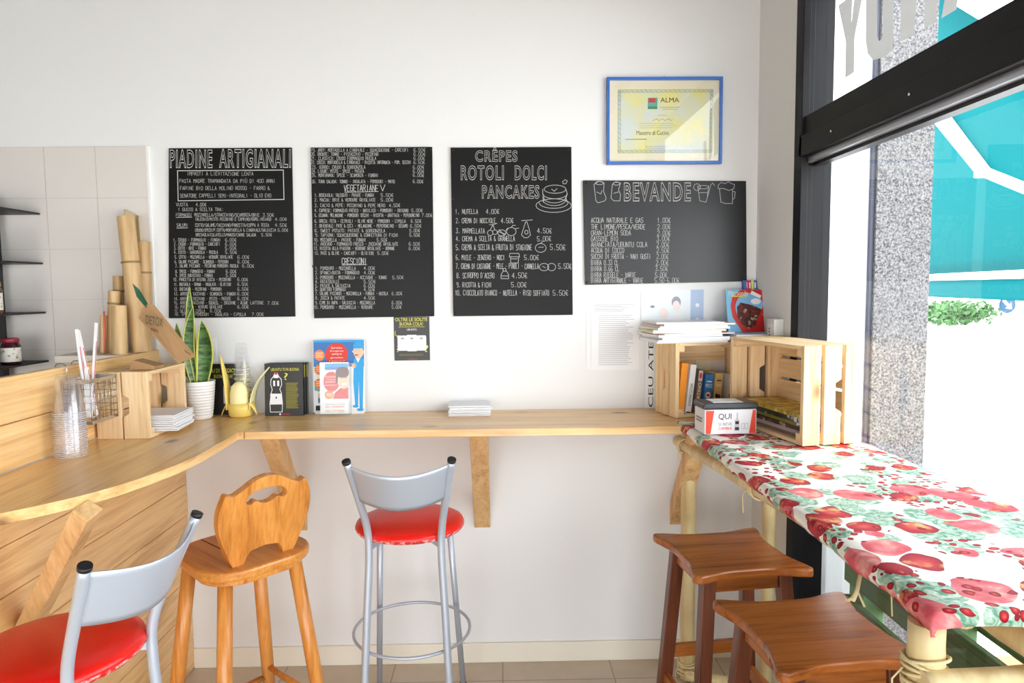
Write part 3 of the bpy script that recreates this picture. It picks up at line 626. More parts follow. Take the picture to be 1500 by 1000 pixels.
DH = simple('poster_hair', (158, 160, 172), .7); PK = simple('poster_skin', (240, 224, 220), .7)
F.disc(pr, W_*.36, H_*.55, .017, .024, .001, PK); F.poly(pr, [(W_*.36-.03, H_*.2), (W_*.36+.03, H_*.2), (W_*.36+.02, H_*.42), (W_*.36-.02, H_*.42)], .0008, PAPER)
F.disc(pr, W_*.56, H_*.76, .019, .024, .001, DH); F.disc(pr, W_*.56, H_*.69, .015, .021, .0013, PK); F.poly(pr, [(W_*.56-.035, H_*.25), (W_*.56+.035, H_*.25), (W_*.56+.025, H_*.55), (W_*.56-.025, H_*.55)], .0008, PAPER)
F.disc(pr, W_*.18, H_*.80, .014, .026, .001, PAPER); F.disc(pr, W_*.18, H_*.68, .009, .006, .0013, MIDINK)
F.disc(pr, W_*.9, H_*.7, .008, .008, .001, PAPER); F.disc(pr, W_*.9, H_*.4, .009, .01, .001, PAPER)
obj('print', pr, None, r)
# black flyer taped under the second board
r, F, mb, W_, H_ = sheet('flyer', 'black cola flyer with yellow lettering taped below the second chalkboard', 'flyer', [(578,528),(630,528),(630,464),(578,464)], m=CARDBLK)
obj('card', mb, None, r); pr = MB()
F.text(pr, 'OLTRE LE SOLITE', .006, W_-.008, H_-.018, H_-.004, .0006, YELLOW); F.text(pr, 'BUONA COLA?', .024, W_-.026, H_-.036, H_-.022, .0006, YELLOW)
F.rect(pr, .02, W_-.02, H_-.042, H_-.0405, .0006, YELLOW); F.text(pr, 'UBUNTU', .052, W_-.052, H_-.056, H_-.048, .0006, PAPER)
for a, s_, c in ((.034, 1, .0008), (W_-.034, 1, .0008), (W_/2, 1.08, .0012)):
    ww = .02*s_; F.poly(pr, [(a+x_, .07+y_) for x_, y_ in [(-ww, -.024), (-ww+.003, -.03*s_), (ww-.003, -.03*s_), (ww, -.024), (ww, .026), (ww-.003, .032*s_), (-ww+.003, .032*s_), (-ww, .026)]], c, PAPER)
    F.rect(pr, a-.006, a+.006, .087, .093, c+.0004, MIDINK)
F.text(pr, '?', .010, .022, .035, .06, .0006, YELLOW); F.text(pr, '?', W_-.02, W_-.006, .034, .062, .0006, YELLOW)
line(pr, [F.p(.006, .12, .0006), F.p(.004, .105, .0006), F.p(.02, .098, .0006)], .002, YELLOW); F.disc(pr, .018, .099, .008, .004, .0006, YELLOW)
F.rules(pr, .02, W_-.02, .018, .028, 2, .0016, .0006, OLIVE, .1); F.text(pr, 'ALTROMERCATO', W_/2-.02, W_/2+.02, .004, .008, .0006, REDP)
obj('print', pr, None, r)
# card with a ring logo behind the plant
r, F, mb, W_, H_ = sheet('logo_card', 'small white card with a round logo on the wall behind the potted plant', 'card', [(299,532),(318,532),(318,496),(299,496)])
obj('card', mb, None, r); pr = MB()
line(pr, [F.p(W_/2+a, .035+b_, .0006) for a, b_ in ell(0, 0, .019, .019, 20)], .0015, GREYINK); F.text(pr, 'Vanilla', .012, W_-.012, .036, .044, .0006, GREYINK); F.text(pr, 'Tea', .018, W_-.018, .026, .033, .0006, GREYINK)
F.disc(pr, .008, .06, .004, .006, .0006, GREENB)
obj('print', pr, None, r)

# ================================================================== things on the wall shelf
def lean(name, label, cat, px, py, yfoot, tilt, w, h, t, m, rz=0, group=None):     # card whose foot stands on the shelf; local x right, z up, -y out
    p = at(px, py, 'z', ZS); r = thing(name, label, cat, (p.x, yfoot, ZS+.0005), rz, group, rx=-tilt)
    F = Fr((0, 0, 0), (1,0,0), (0,0,1)); mb = MB(); F.slab(mb, w, h, t, m); return r, F, mb
for k, (dx, dy, lab) in enumerate(((.012, .030, 'black flyer card with yellow edges, hindmost of the stack left of the dental stand'), (.005, .016, 'black flyer card in the middle of the stack left of the dental stand'), (0, 0, 'front black flyer card with a cola bottle, left of the dental stand'))):
    r, F, mb = lean('flyer', lab, 'flyer', 388, 606, 2.775+dy, .07, .152, .208, .004, CARDBLK, 0, 'black cola flyers on the shelf'); r.location.x = -.935+dx
    obj('card', mb, None, r); pr = MB()
    if k == 2:
        F.text(pr, 'UBUNTU TI FA BUONA', .025, .137, .178, .190, .0006, YELLOW)
        bt = [(.022,.015),(.068,.015),(.070,.05),(.066,.09),(.060,.105),(.068,.125),(.066,.145),(.056,.157),(.052,.165),(.052,.170),(.040,.170),(.040,.165),(.036,.157),(.026,.145),(.024,.125),(.030,.105),(.026,.09),(.020,.05)]
        line(pr, [F.p(a, b_, .0012) for a, b_ in bt], .0026, PAPER, closed=True)
        F.rect(pr, .022, .068, .045, .088, .0010, PAPER); F.rect(pr, .034, .042, .118, .14, .0014, PAPER); F.rect(pr, .050, .058, .118, .14, .0014, PAPER); F.rect(pr, .036, .055, .150, .164, .0010, PAPER)
        F.rect(pr, .040, .052, .164, .172, .0016, REDP); F.rect(pr, .043, .048, .068, .076, .0014, INK)
        F.rules(pr, .084, .134, .028, .132, 17, .0042, .0006, OLIVE, .15); F.text(pr, '?', .078, .092, .142, .170, .0006, YELLOW)
        F.disc(pr, .06, .006, .004, .004, .0006, PAPER); F.rules(pr, .067, .10, .003, .009, 2, .0016, .0006, REDP)
    else: F.rect(pr, .146, .152, .15, .2, .0006, OLIVE)
    obj('print', pr, None, r)
# flyer behind the plant
r, F, mb = lean('flyer', 'black flyer with yellow lettering standing behind the white plant pot', 'flyer', 296, 606, 2.815, .05, .112, .205, .004, CARDBLK); r.location.x = -1.175
obj('card', mb, None, r); pr = MB()
F.text(pr, 'PIU DI TREDICI', .008, .108, .17, .186, .0006, YELLOW); F.text(pr, 'BUONA COLA?', .025, .1, .148, .162, .0006, YELLOW)
F.poly(pr, [(.062,.045),(.098,.045),(.102,.05),(.102,.11),(.098,.115),(.062,.115)], .0006, PAPER); F.rect(pr, .082, .096, .095, .104, .001, MIDINK)
obj('print', pr, None, r)

# dental stand
st = thing('leaflet_stand', 'blue cardboard leaflet stand with a man in scrubs pointing, on the shelf', 'stand', (-.748, 2.80, ZS+.0005), 0, None, rx=-.06)
F = Fr((0, 0, 0), (1,0,0), (0,0,1)); mb = MB()
rc = lambda w, h, r_: [(r_, 0), (w-r_, 0), (w, r_), (w, h-r_), (w-r_, h), (r_, h), (0, h-r_), (0, r_)]
mb.prism([F.p(a, b_, -.004) for a, b_ in rc(.206, .297, .008)], (0, -.004, 0)); obj('back_card', mb, PAPER, st)
pr = MB()
F.rect(pr, .002, .204, .19, .290, .0005, BLUED); F.rect(pr, .002, .204, .288, .2965, .0006, BLUEP); F.rect(pr, .002, .06, .10, .19, .0005, PAPER)
F.poly(pr, [(.004,.135),(.05,.130),(.05,.085),(.004,.095)], .0006, TEALP)
F.disc(pr, .095, .238, .045, .048, .0008, REDP, 30)
for i, t_ in enumerate(('Servizio', 'd\'urgenza', 'sempre', 'garantito', '7 giorni su 7')): F.text(pr, t_, .095-(.022, .027, .02, .025, .031)[i], .095+(.022, .027, .02, .025, .031)[i], .262-i*.0135, .270-i*.0135, .0012, PAPER)
for b_ in (.236, .179, .122):
    F.disc(pr, .026, b_, .021, .022, .001, ORANGEP)
    for i in range(3): F.rect(pr, .012, .04, b_+.008-i*.008, b_+.0105-i*.008, .0014, CREAM)
F.disc(pr, .025, .075, .008, .010, .001, SKIN); F.rect(pr, .018, .034, .045, .066, .0009, BLUED); F.rect(pr, .008, .034, .014, .034, .0009, INK)
obj('print', pr, None, st)
mn = MB(); F2 = F                                         # the printed man, a cut-out overlapping the card's right side
mn_pts = lambda pts, c, m: F2.poly(mn, pts, c, m)
mn_pts([(.160,.125),(.200,.125),(.203,.215),(.190,.235),(.172,.235),(.163,.215)], .0010, BLUEP)
mn_pts([(.160,.125),(.181,.125),(.178,.035),(.166,.035)], .0011, BLUEP); mn_pts([(.182,.125),(.200,.125),(.196,.02),(.184,.02)], .0011, BLUEP)
F2.disc(mn, .168, .03, .012, .006, .0013, BLUEP); F2.disc(mn, .186, .016, .014, .006, .0013, BLUEP)
mn_pts([(.165,.20),(.168,.19),(.196,.176),(.200,.19),(.178,.20)], .0016, BLUEP); F2.disc(mn, .164, .194, .009, .010, .0016, SKIN); F2.rect(mn, .152, .164, .199, .203, .0016, SKIN)
mn_pts([(.162,.268),(.200,.268),(.200,.235),(.188,.222),(.172,.222),(.163,.24)], .0014, SKIN); F2.disc(mn, .200, .248, .004, .008, .0015, SKIN)
mn_pts([(.162,.262),(.203,.262),(.200,.288),(.172,.290),(.163,.280)], .0018, BLUEP); F2.disc(mn, .164, .25, .007, .005, .0018, SKIN)
line(mn, [F2.p(.170+a, .255+b_, .002) for a, b_ in ell(0, 0, .005, .005, 10)], .001, MIDINK); line(mn, [F2.p(.183+a, .255+b_, .002) for a, b_ in ell(0, 0, .005, .005, 10)], .001, MIDINK)
F2.disc(mn, .174, .236, .008, .003, .002, REDP); mn_pts([(.172,.222),(.188,.222),(.180,.205)], .0013, PAPER)
obj('scrubs_man_print', mn, None, st)
lf = MB(); FL = Fr((.034, -.032, .004), (1,0,0), (0,0,1))
FL.slab(lf, .112, .205, .006, PAPER); obj('leaflet', lf, None, st); pr = MB()
FL.rect(pr, .02, .112, .175, .196, .0005, BLUED); FL.rect(pr, .02, .112, .186, .2, .0006, BLUEP); FL.disc(pr, .046, .128, .032, .04, .0006, REDP, 28)
FL.poly(pr, [(.05,.06),(.112,.06),(.112,.105),(.09,.11),(.06,.085)], .0009, REDP); FL.disc(pr, .094, .135, .026, .036, .0012, SKIN); FL.disc(pr, .09, .165, .027, .022, .0015, HAIRP); FL.poly(pr, [(.066,.165),(.062,.12),(.070,.125),(.074,.16)], .0016, HAIRP)
FL.disc(pr, .097, .118, .011, .0045, .0016, PAPER); FL.rect(pr, .082, .09, .142, .145, .0016, HAIRP); FL.rect(pr, .1, .108, .142, .145, .0016, HAIRP)
for i, t_ in enumerate(('Servizio', 'd\'urgenza', 'sempre', 'garantito!')): FL.text(pr, t_, .022, .022+(.04, .046, .038, .046)[i], .145-i*.0115, .152-i*.0115, .0014, PAPER)
FL.disc(pr, .036, .076, .018, .017, .0012, ORANGEP); FL.rect(pr, .024, .048, .078, .081, .0015, CREAM); FL.rect(pr, .026, .046, .071, .074, .0015, CREAM)
FL.text(pr, 'NUMERO VERDE', .02, .1, .036, .041, .0006, MIDINK); FL.text(pr, '391.3990991', .02, .094, .024, .032, .0006, ORANGEP); FL.text(pr, '391.701980', .02, .094, .008, .016, .0006, ORANGEP)
obj('leaflet_print', pr, None, st)
obj('acrylic_pocket', MB().box(.036, .154, -.043, -.041, -.0, .21).box(.152, .154, -.041, -.006, 0, .21).box(.036, .154, -.041, -.006, -.0, .003), ACRYL, st)

# napkins lying on the shelf
nk = MB(); rng = random.Random(3)
def napkins(n, w, d, h, rot):
    m = MB()
    for i in range(n):
        z0, z1 = h*i/n, h*(i+.86)/n; a = rng.uniform(-.06, .06)+rot; ox, oy = rng.uniform(-.004, .004), rng.uniform(-.004, .004)
        q = [(ox+x*math.cos(a)-y*math.sin(a), oy+x*math.sin(a)+y*math.cos(a)) for x, y in ((-w/2,-d/2),(w/2,-d/2),(w/2,d/2),(-w/2,d/2))]
        m.hexa([(x, y, z0+rng.uniform(0, .001)) for x, y in q] + [(x, y, z1) for x, y in q])
    return m
NAP = simple('napkin_tissue', (244, 244, 246), .95, spec=.05)
o = obj('napkin_stack', napkins(7, .165, .12, .042, .02), NAP, None, .002); o.location = (-.120, 2.765, ZS+.0005)
tag(o, 'low stack of white paper napkins lying alone on the wall shelf', 'napkins')

# ---------------------------------------------------------------- plant
pp = V((-1.17, 2.735, ZS+.0005))
pl = thing('potted_snake_plant', 'snake plant with yellow-edged leaves in a ribbed white pot', 'plant', pp)
prof = [(0, 0), (.036, 0), (.040, .004)]
for i in range(12):
    z = .008+i*.0112; rr = .040+.016*(z/.15)**.7+.002*0; prof += [(rr, z), (rr+.0018, z+.0056), (rr, z+.011)]
prof += [(.0575, .148), (.0555, .150), (.052, .146), (.050, .125)]
obj('pot', MB().lathe(prof, 36), CERAM, pl)
obj('soil', MB().lathe([(.0505, .128), (.03, .132), (0, .133)], 20), SOIL, pl)
def blade(base, tip, w, bend=(0,0,0), face=(0,-1,0)):
    m = MB(); base, tip, bend, face = V(base), V(tip), V(bend), V(face); rows = []; n = 12
    for i in range(n+1):
        t = i/n; p = base.lerp(tip, t) + bend*math.sin(PI*t)*1.0; d = (tip-base + bend*PI*math.cos(PI*t)).normalized()
        s = d.cross(face).normalized(); f = s.cross(d)
        ww = w*(0.55+.9*t-1.42*t**3.2) if t < 1 else .0006
        ww = max(ww, .0006)
        rows.append([p + s*ww*u*.5 + f*(-.22*ww*(1-u*u)) for u in (-1, -.8, 0, .8, 1)])
    return m.grid(rows, LEAF, True, lambda i, j: LEAFY if j in (0, 3) else LEAF)
for a in (((.0,-.01,.13), (-.020,-.01,.515), .044, (-.012,0,0)), ((.012,-.016,.13), (.030,-.03,.385), .078, (.012,0,0)), ((-.012,-.012,.13), (-.004,-.02,.44), .052, (-.022,0,0), (.3,-1,0)),
          ((-.018,.01,.13), (-.080,.0,.375), .058, (-.018,0,0), (-.2,-1,0)), ((.014,.015,.13), (.014,.02,.31), .030, (.014,0,0), (.5,-1,0)), ((-.02,.0,.13), (-.06,-.02,.30), .03, (-.02,0,0))):
    obj('leaf', blade(*a), None, pl, solid=.0022)

# ---------------------------------------------------------------- banana cup holder and clear cups
bh = V((-1.03, 2.775, ZS+.0005))
bn = thing('banana_cup_holder', 'yellow holder shaped like a peeled banana standing on the shelf', 'cup holder', bh)
obj('body', MB().lathe([(0, 0), (.036, 0), (.044, .006), (.047, .03), (.047, .055), (.044, .055), (.042, .02), (0, .012)], 28), PEEL, bn)
fl = MB(); fl.lathe([(.033, .02), (.036, .05), (.035, .095), (.028, .122), (.014, .137), (0, .141)], 24, (0, -.012, 0), sy=.8); obj('fruit', fl, PEELIN, bn)
for ang, hgt, out in ((PI, .215, .03), (0, .165, .075), (PI*.5, .18, .02)):
    rows = []
    for i in range(9):
        t = i/8; rr = .046+out*t**2.2; ww = .030*(1-t**2.5)+.0015; z = .03+hgt*t
        c = V((math.cos(ang), math.sin(ang), 0)); s_ = V((-c.y, c.x, 0))
        rows.append([c*(rr-.004*(1-u*u)) + s_*ww*u + V((0,0,z)) for u in (-1, -.5, 0, .5, 1)])
    obj('peel_flap', MB().grid(rows), PEELIN if ang != PI else PEEL, bn, solid=.003)
for ang in (-PI*.92, -.25, ):
    rows = []
    for i in range(7):
        t = i/6; rr = .044+.028*t; c = V((math.cos(ang), math.sin(ang), 0)); s_ = V((-c.y, c.x, 0)); z = .045-.05*t**1.6+.012
        rows.append([c*rr + s_*(.022*(1-t)+.001)*u + V((0,0,z)) for u in (-1, 0, 1)])
    obj('peel_tip', MB().grid(rows), PEEL, bn, solid=.003)
def cup_mesh(r0, r1, h):      # upside-down thin tumbler: mouth down
    m = MB().lathe([(r1, .0032), (r0, h-.002), (r0-.002, h), (0, h)], 28, m=CLEAR); m.tube([((r1+.0006)*math.cos(2*PI*j/28), (r1+.0006)*math.sin(2*PI*j/28), .0018) for j in range(28)], .0017, 6, CUPRIM, closed=True); return m
proto = obj('plastic_cup', cup_mesh(.020, .031, .105)); n_c = 7
for i in range(n_c):
    o = proto if i == 0 else proto.copy()
    if i: COL.objects.link(o)
    o.location = bh + V((.004, .018, .058+.0125+i*.019)); tag(o, 'clear plastic cup nested upside down in the stack above the banana holder', 'cup', 'clear cups in the banana holder')
proto = obj('plastic_cup', cup_mesh(.030, .0435, .118))
for i in range(22):
    o = proto if i == 0 else proto.copy()
    if i: COL.objects.link(o)
    o.location = (-1.312, 2.135, ZS+.0005+i*.0063); tag(o, 'clear plastic cup nested in the tall inverted stack on the left counter', 'cup', 'clear cups stacked on the left counter')

# ---------------------------------------------------------------- crates
def crate(name, label, loc, rz, Lx, Dy, Hz, n_end=3, n_side=3, notch=True, gap=.012):
    r = thing(name, label, 'crate', loc, rz); t = .012; tb = .016
    def slats(n, total, g):
        w_ = (total-g*(n-1))/n; return [(i*(w_+g), i*(w_+g)+w_) for i in range(n)]
    for sx in (-1, 1):                                        # slatted ends: upright boards
        m = MB(); x0 = sx*Lx/2-(tb if sx > 0 else 0)
        S = slats(n_end, Dy, gap)
        for i, (a, b_) in enumerate(S):
            a -= Dy/2; b_ -= Dy/2
            P = [(a, 0), (b_, 0), (b_, Hz), (a, Hz)]
            if notch and i == n_end//2-(1 if n_end == 2 else 0) :
                c = .012; h0, h1 = Hz*.33, Hz*.66; e = .02
                P = [(a, 0), (b_, 0), (b_, h0), (b_-e, h0+c), (b_-e, h1-c), (b_, h1), (b_, Hz), (a, Hz)]
            m.prism([(x0, y_, z_) for y_, z_ in P], (tb, 0, 0))
        obj('end_panel', m, CRATE['z'], r, .0012)
    xi = Lx/2-tb
    m = MB()
    for a, b_ in slats(n_side, Hz-.004, gap*.8): m.box(-xi, xi, Dy/2-t, Dy/2, a+.002, b_+.002)
    obj('back_panel', m, CRATE['x'], r, .001)
    for nm, z0 in (('bottom_panel', 0), ('top_panel', Hz-t)):
        m = MB()
        for a, b_ in slats(2, Dy-t, gap*.5): m.box(-xi, xi, a-Dy/2, b_-Dy/2, z0, z0+t)
        obj(nm, m, CRATE['x'], r, .001)
    for sx in (-1, 1):
        for z0 in (t, Hz-t-.022):
            m = MB().box(min(sx*xi, sx*(xi-.022)), max(sx*xi, sx*(xi-.022)), -Dy/2+.001, Dy/2-t, z0, z0+.022); obj('corner_batten', m, CRATE['y'], r, .001)
    return r
c1 = crate('wooden_crate', 'small pine crate on its side holding napkins on the left counter', (-1.277, 2.513, ZS+.0005), PI/2, .29, .175, .228, 2, 3, True, .006)
o = obj('napkin_stack', napkins(9, .15, .17, .058, .05), NAP, None, .002); o.location = (-1.205, 2.50, ZS+.0135)
tag(o, 'thick stack of white napkins poking out of the crate on the left counter', 'napkins')
ca = math.radians(14)
c2o = V((.662, 2.605, 0)) + V((math.cos(ca), math.sin(ca), 0))*.16 + V((-math.sin(ca), math.cos(ca), 0))*.0825
c2 = crate('wooden_crate', 'pine crate on its side full of cookbooks in the corner', (c2o.x, c2o.y, ZS+.0015), ca, .32, .165, .285, 3, 2, True)
CX, CY = .976, 2.3145
c3 = crate('wooden_crate', 'long pine crate on its side holding newspapers on the fruit-print table', (CX, CY, 1.0835), -math.radians(79.5), .44, .20, .305, 3, 4, True, .013)

# books in the corner crate: crate-local frame
BK = Matrix.Translation(V((c2o.x, c2o.y, ZS+.0155))) @ Matrix.Rotation(ca, 4, 'Z')
def book(label, x, w, d, h, tilt, cover, y=-.072, prints=None, pages=True):
    M = BK @ Matrix.Translation(V((x, y, 0))) @ Matrix.Rotation(-tilt, 4, 'Y')
    r = thing('book', label, 'book'); r.matrix_basis = M; r.location = M.to_translation(); r.rotation_euler = M.to_euler()
    r['group'] = 'cookbooks in the corner crate'
    obj('cover', MB().box(0, .002, 0, d, 0, h).box(w-.002, w, 0, d, 0, h).box(.002, w-.002, 0, .002, 0, h), cover, r)
    obj('pages', MB().box(.002, w-.002, .002, d-.003, .003, h-.003), PAPER, r)
    if prints:
        pr = MB(); F = Fr((0, -.0004, 0), (1,0,0), (0,0,1)); prints(F, pr, w, h); obj('spine_print', pr, None, r)
    return r
def vtext(F, pr, t, w, a, b_, m, k=.6):           # text running up the spine
    typed(pr, t, lambda u, v, z: F.p(w/2+(v-.5)*-w*k, a+(b_-a)*u, .0006), m)
TAN = simple('tan_cover', (206, 172, 110), .5); BRW = simple('brown_cover', (128, 102, 88), .5); ORC = simple('orange_cover', (240, 150, 40), .45); BLC = simple('blue_cover', (58, 122, 178), .5); WHC = simple('white_cover', (232, 232, 228), .5)
z0 = 0.0
book('orange hardback leaning first on the left in the corner crate', -.146, .027, .13, .195, -.10, ORC)
book('white book with black spine lettering next to the orange one', -.112, .024, .125, .188, -.12, WHC, prints=lambda F, p, w, h: (vtext(F, p, 'SUSANNA CUCINA', w, .03, h*.62, INK, .5), F.rect(p, .002, w-.002, .003, .008, .0006, INK)))
book('brown book with a photo on the spine, left of the blue book', -.074, .020, .12, .168, -.11, BRW, prints=lambda F, p, w, h: (vtext(F, p, 'LIBERTINO', w, .02, h*.7, CREAM), F.rect(p, .002, w-.002, h*.74, h*.97, .0006, GREYINK), F.disc(p, w/2, h*.86, .006, .012, .0009, REDP)))
book('blue fish cookbook lettered PESCE in the corner crate', -.040, .034, .12, .148, -.10, BLC, prints=lambda F, p, w, h: (F.text(p, 'PESCE', .003, w-.003, h*.66, h*.75, .0006, PAPER), F.rect(p, .006, w-.006, h*.8, h*.83, .0006, PAPER), F.disc(p, w/2, h*.46, .011, .012, .0006, CREAM), F.disc(p, w/2, h*.46, .008, .006, .0009, REDP), F.disc(p, w/2, h*.24, .011, .010, .0006, REDP), F.rect(p, .006, w-.006, .0, h*.08, .0006, ORANGEP)))
book('tan cookbook with small food pictures between blue and white books', .004, .032, .12, .150, -.09, TAN, prints=lambda F, p, w, h: (F.text(p, 'CARNE', .005, w-.005, h*.66, h*.72, .0006, CREAM), F.rect(p, .006, w-.006, h*.8, h*.83, .0006, INK), F.disc(p, w*.35, h*.42, .006, .009, .0006, INK), F.disc(p, w*.68, h*.40, .006, .009, .0006, HAIRP), F.disc(p, w*.3, h*.24, .005, .007, .0006, INK), F.disc(p, w*.65, h*.22, .006, .008, .0006, CREAM)))
book('white cookbook with red lettering at the right end of the row', .060, .030, .12, .142, -.12, WHC, prints=lambda F, p, w, h: (F.text(p, 'DOLCI', .004, w-.004, h*.74, h*.82, .0006, REDP), F.disc(p, w/2, h*.45, .008, .012, .0006, BRW)))
def loose(label, x, y, w, h, tilt, m, z=.0):
    M = BK @ Matrix.Translation(V((x, y, z))) @ Matrix.Rotation(-tilt, 4, 'Y') @ Matrix.Rotation(-.1, 4, 'X')
    o = obj('paper_folder', MB().box(0, w, 0, .004, 0, h), m); o.matrix_basis = M; o.location = M.to_translation(); o.rotation_euler = M.to_euler(); tag(o, label, 'folder')
loose('cream folder with a bent cover standing behind the tan cookbook', -.012, -.04+.09, .07, .190, -.12, simple('cream_folder', (214, 204, 172), .6))
loose('large grey paper folder tilted at the back of the corner crate', .035, .052, .10, .205, -.05, simple('grey_folder', (206, 200, 192), .6))

# white banner card with vertical letters behind the corner crate
p = at(949, 603, 'y', 2.835)
r = thing('lettered_card', 'white card with vertical black lettering wedged behind the corner crate', 'card', (p.x-.012, 2.838, ZS+.0005))
F = Fr((0, 0, 0), (1,0,0), (0,0,1)); mb = MB(); F.slab(mb, .12, .30, .003, PAPER); obj('card', mb, None, r); pr = MB()
typed(pr, 'CEU ATE', lambda u, v, z: F.p(.034-.020*v, .005+.27*u, .0006), INK); obj('print', pr, None, r)

# magazines on top of the corner crate
ztop = ZS+.0015+.285; rng = random.Random(11)
MG = [simple('magazine_'+n, c, .45) for n, c in (('white', (238, 238, 240)), ('cream', (236, 230, 216)), ('grey', (214, 216, 222)), ('palered', (226, 190, 182)), ('yellowgreen', (206, 200, 110)))]
def magazine(label, x, y, z, w, d, t, a, cov, group, spine=None):
    r = thing('magazine', label, 'magazine', (x, y, z), a, group)
    obj('pages', MB().box(-w/2+.001, w/2, -d/2+.001, d/2-.001, .0008, t-.0008), PAPER, r)
    obj('cover', MB().box(-w/2, w/2+.0008, -d/2, d/2, 0, .0008).box(-w/2, w/2+.0008, -d/2, d/2, t-.0008, t).box(-w/2, -w/2+.0008, -d/2, d/2, .0008, t-.0008), cov, r)
    return r
zz = ztop+.0002; nm = 11
TT = [.007, .006, .009, .008, .005, .007, .006, .008, .006, .007, .005]
for i in range(nm):
    k = nm-1-i
    dx = rng.uniform(-.018, .018); a = ca*.5+rng.uniform(-.1, .1)
    magazine(('%s magazine from the top of the white pile on the corner crate' % ORD[k]) if k else 'topmost magazine of the white pile on the corner crate', (.715+dx), 2.70+rng.uniform(-.008, .008), zz, (.285+rng.uniform(-.03, .025)), .20, TT[i], a, [MG[0], MG[0], MG[2], MG[0], MG[3], MG[0], MG[4], MG[0], MG[1], MG[3], MG[0]][i], 'magazines piled on the corner crate')
    zz += TT[i]+.0004
z2 = ztop+.0002
for i, (lab, t_, cv) in enumerate((('thick dark-edged magazine at the bottom under the red cookbook', .010, simple('dark_cover', (60, 44, 48), .5)), ('white magazine in the middle under the red cookbook', .009, MG[0]), ('pale blue magazine directly under the red cookbook', .009, simple('pale_blue_cover', (196, 210, 230), .4)))):
    magazine(lab, .958, 2.712+i*.001, z2, .165, .20, t_, -.02+.02*i+.12, cv, 'magazines under the red cookbook'); z2 += t_+.0004
# cookbook leaning in the corner
M = Matrix.Translation(V((.905, 2.74, z2+.001))) @ Matrix.Rotation(math.radians(2), 4, 'Z') @ Matrix.Rotation(-.22, 4, 'X')
cb = thing('cookbook', 'red cookbook with a bowl of beans on the cover leaning in the corner', 'book'); cb.matrix_basis = M; cb.location = M.to_translation(); cb.rotation_euler = M.to_euler()
F = Fr((0, 0, 0), (1,0,0), (0,0,1)); W_, H_ = .152, .170
mb = MB(); F.slab(mb, W_, H_, .008, simple('cookbook_cover', (120, 190, 226), .3)); obj('cover', mb, None, cb); pr = MB()
rp = simple('glossy_red_print', (204, 34, 30), .3); BEAN = simple('bean_photo', (70, 26, 20), .4)
_n = voro(BEAN, coords(BEAN), 120); L(BEAN, ramp(BEAN, _n.outputs['Color'], [(.2, lin(40, 14, 12)), (.5, lin(120, 30, 26)), (.75, lin(62, 22, 18)), (.95, lin(226, 190, 150))]), BC(BEAN))
F.poly(pr, [(.055,0),(.145,0),(.150,.005),(.151,.16),(.14,.169),(.06,.169),(.025,.145),(.015,.105),(.02,.06)], .0006, rp)
F.disc(pr, .092, .095, .058, .062, .0010, simple('inner_bowl', (128, 186, 224), .4), 30); F.poly(pr, [(.04,.10),(.055,.118),(.085,.112),(.115,.102),(.138,.09),(.142,.06),(.12,.03),(.085,.012),(.055,.03),(.04,.06)], .0014, BEAN)
F.disc(pr, .118, .122, .02, .012, .0013, PAPER); F.poly(pr, [(.098,.0),(.112,0),(.150,.085),(.148,.11)], .0018, rp)
F.text(pr, 'Microonde', .010, .088, .146, .166, .0018, CREAM); F.rect(pr, .02, .085, .141, .145, .0018, YELLOW)
pr.face([F.p(a, b_, .002) for a, b_ in ((.098,.152),(.136,.134),(.142,.145),(.104,.166))], PAPER)
obj('cover_print', pr, None, cb)
M = Matrix.Translation(V((1.0, 2.805, z2+.001))) @ Matrix.Rotation(-.12, 4, 'X')
pb = thing('colour_print_box', 'small box lettered in bright colours behind the red cookbook', 'box'); pb.matrix_basis = M; pb.location = M.to_translation(); pb.rotation_euler = M.to_euler()
obj('box_body', MB().box(-.01, .045, 0, .012, 0, .205), simple('purple_box', (70, 60, 150), .4), pb); pr = MB(); F = Fr((-.01, -.0004, 0), (1,0,0), (0,0,1))
for i, (cm, ch) in enumerate(((BLUED, ''), (simple('magenta', (206, 40, 110), .5), 'R'), (REDP, 'I'), (YELLOW, 'T'), (BLUED, 'I'))):
    F.rect(pr, .0005+i*.0109, .0109+i*.0109, .165, .2045, .0005, cm)
    if ch: F.text(pr, ch, .003+i*.0109, .0085+i*.0109, .172, .196, .001, PAPER)
obj('box_print', pr, None, pb)
# socket
sk = thing('wall_socket', 'white surface-mounted socket box on the side wall by the window', 'socket', (1.05, 2.59, 1.40))
obj('box', MB().box(-.038, -.0005, -.036, .036, -.048, .048), CERAM, sk, .004)
obj('face_plate', MB().box(-.041, -.0385, -.020, .020, -.032, .030), PAPER, sk, .001)
h = MB()
for dz in (-.012, 0, .012): h.lathe([(.0025, 0), (.0025, .001), (0, .001)], 8).bm
h = MB()
for dz in (-.012, 0, .012): h.box(-.0422, -.0415, -.003, .003, dz-.003, dz+.003)
obj('socket_hole', h, INK, sk)

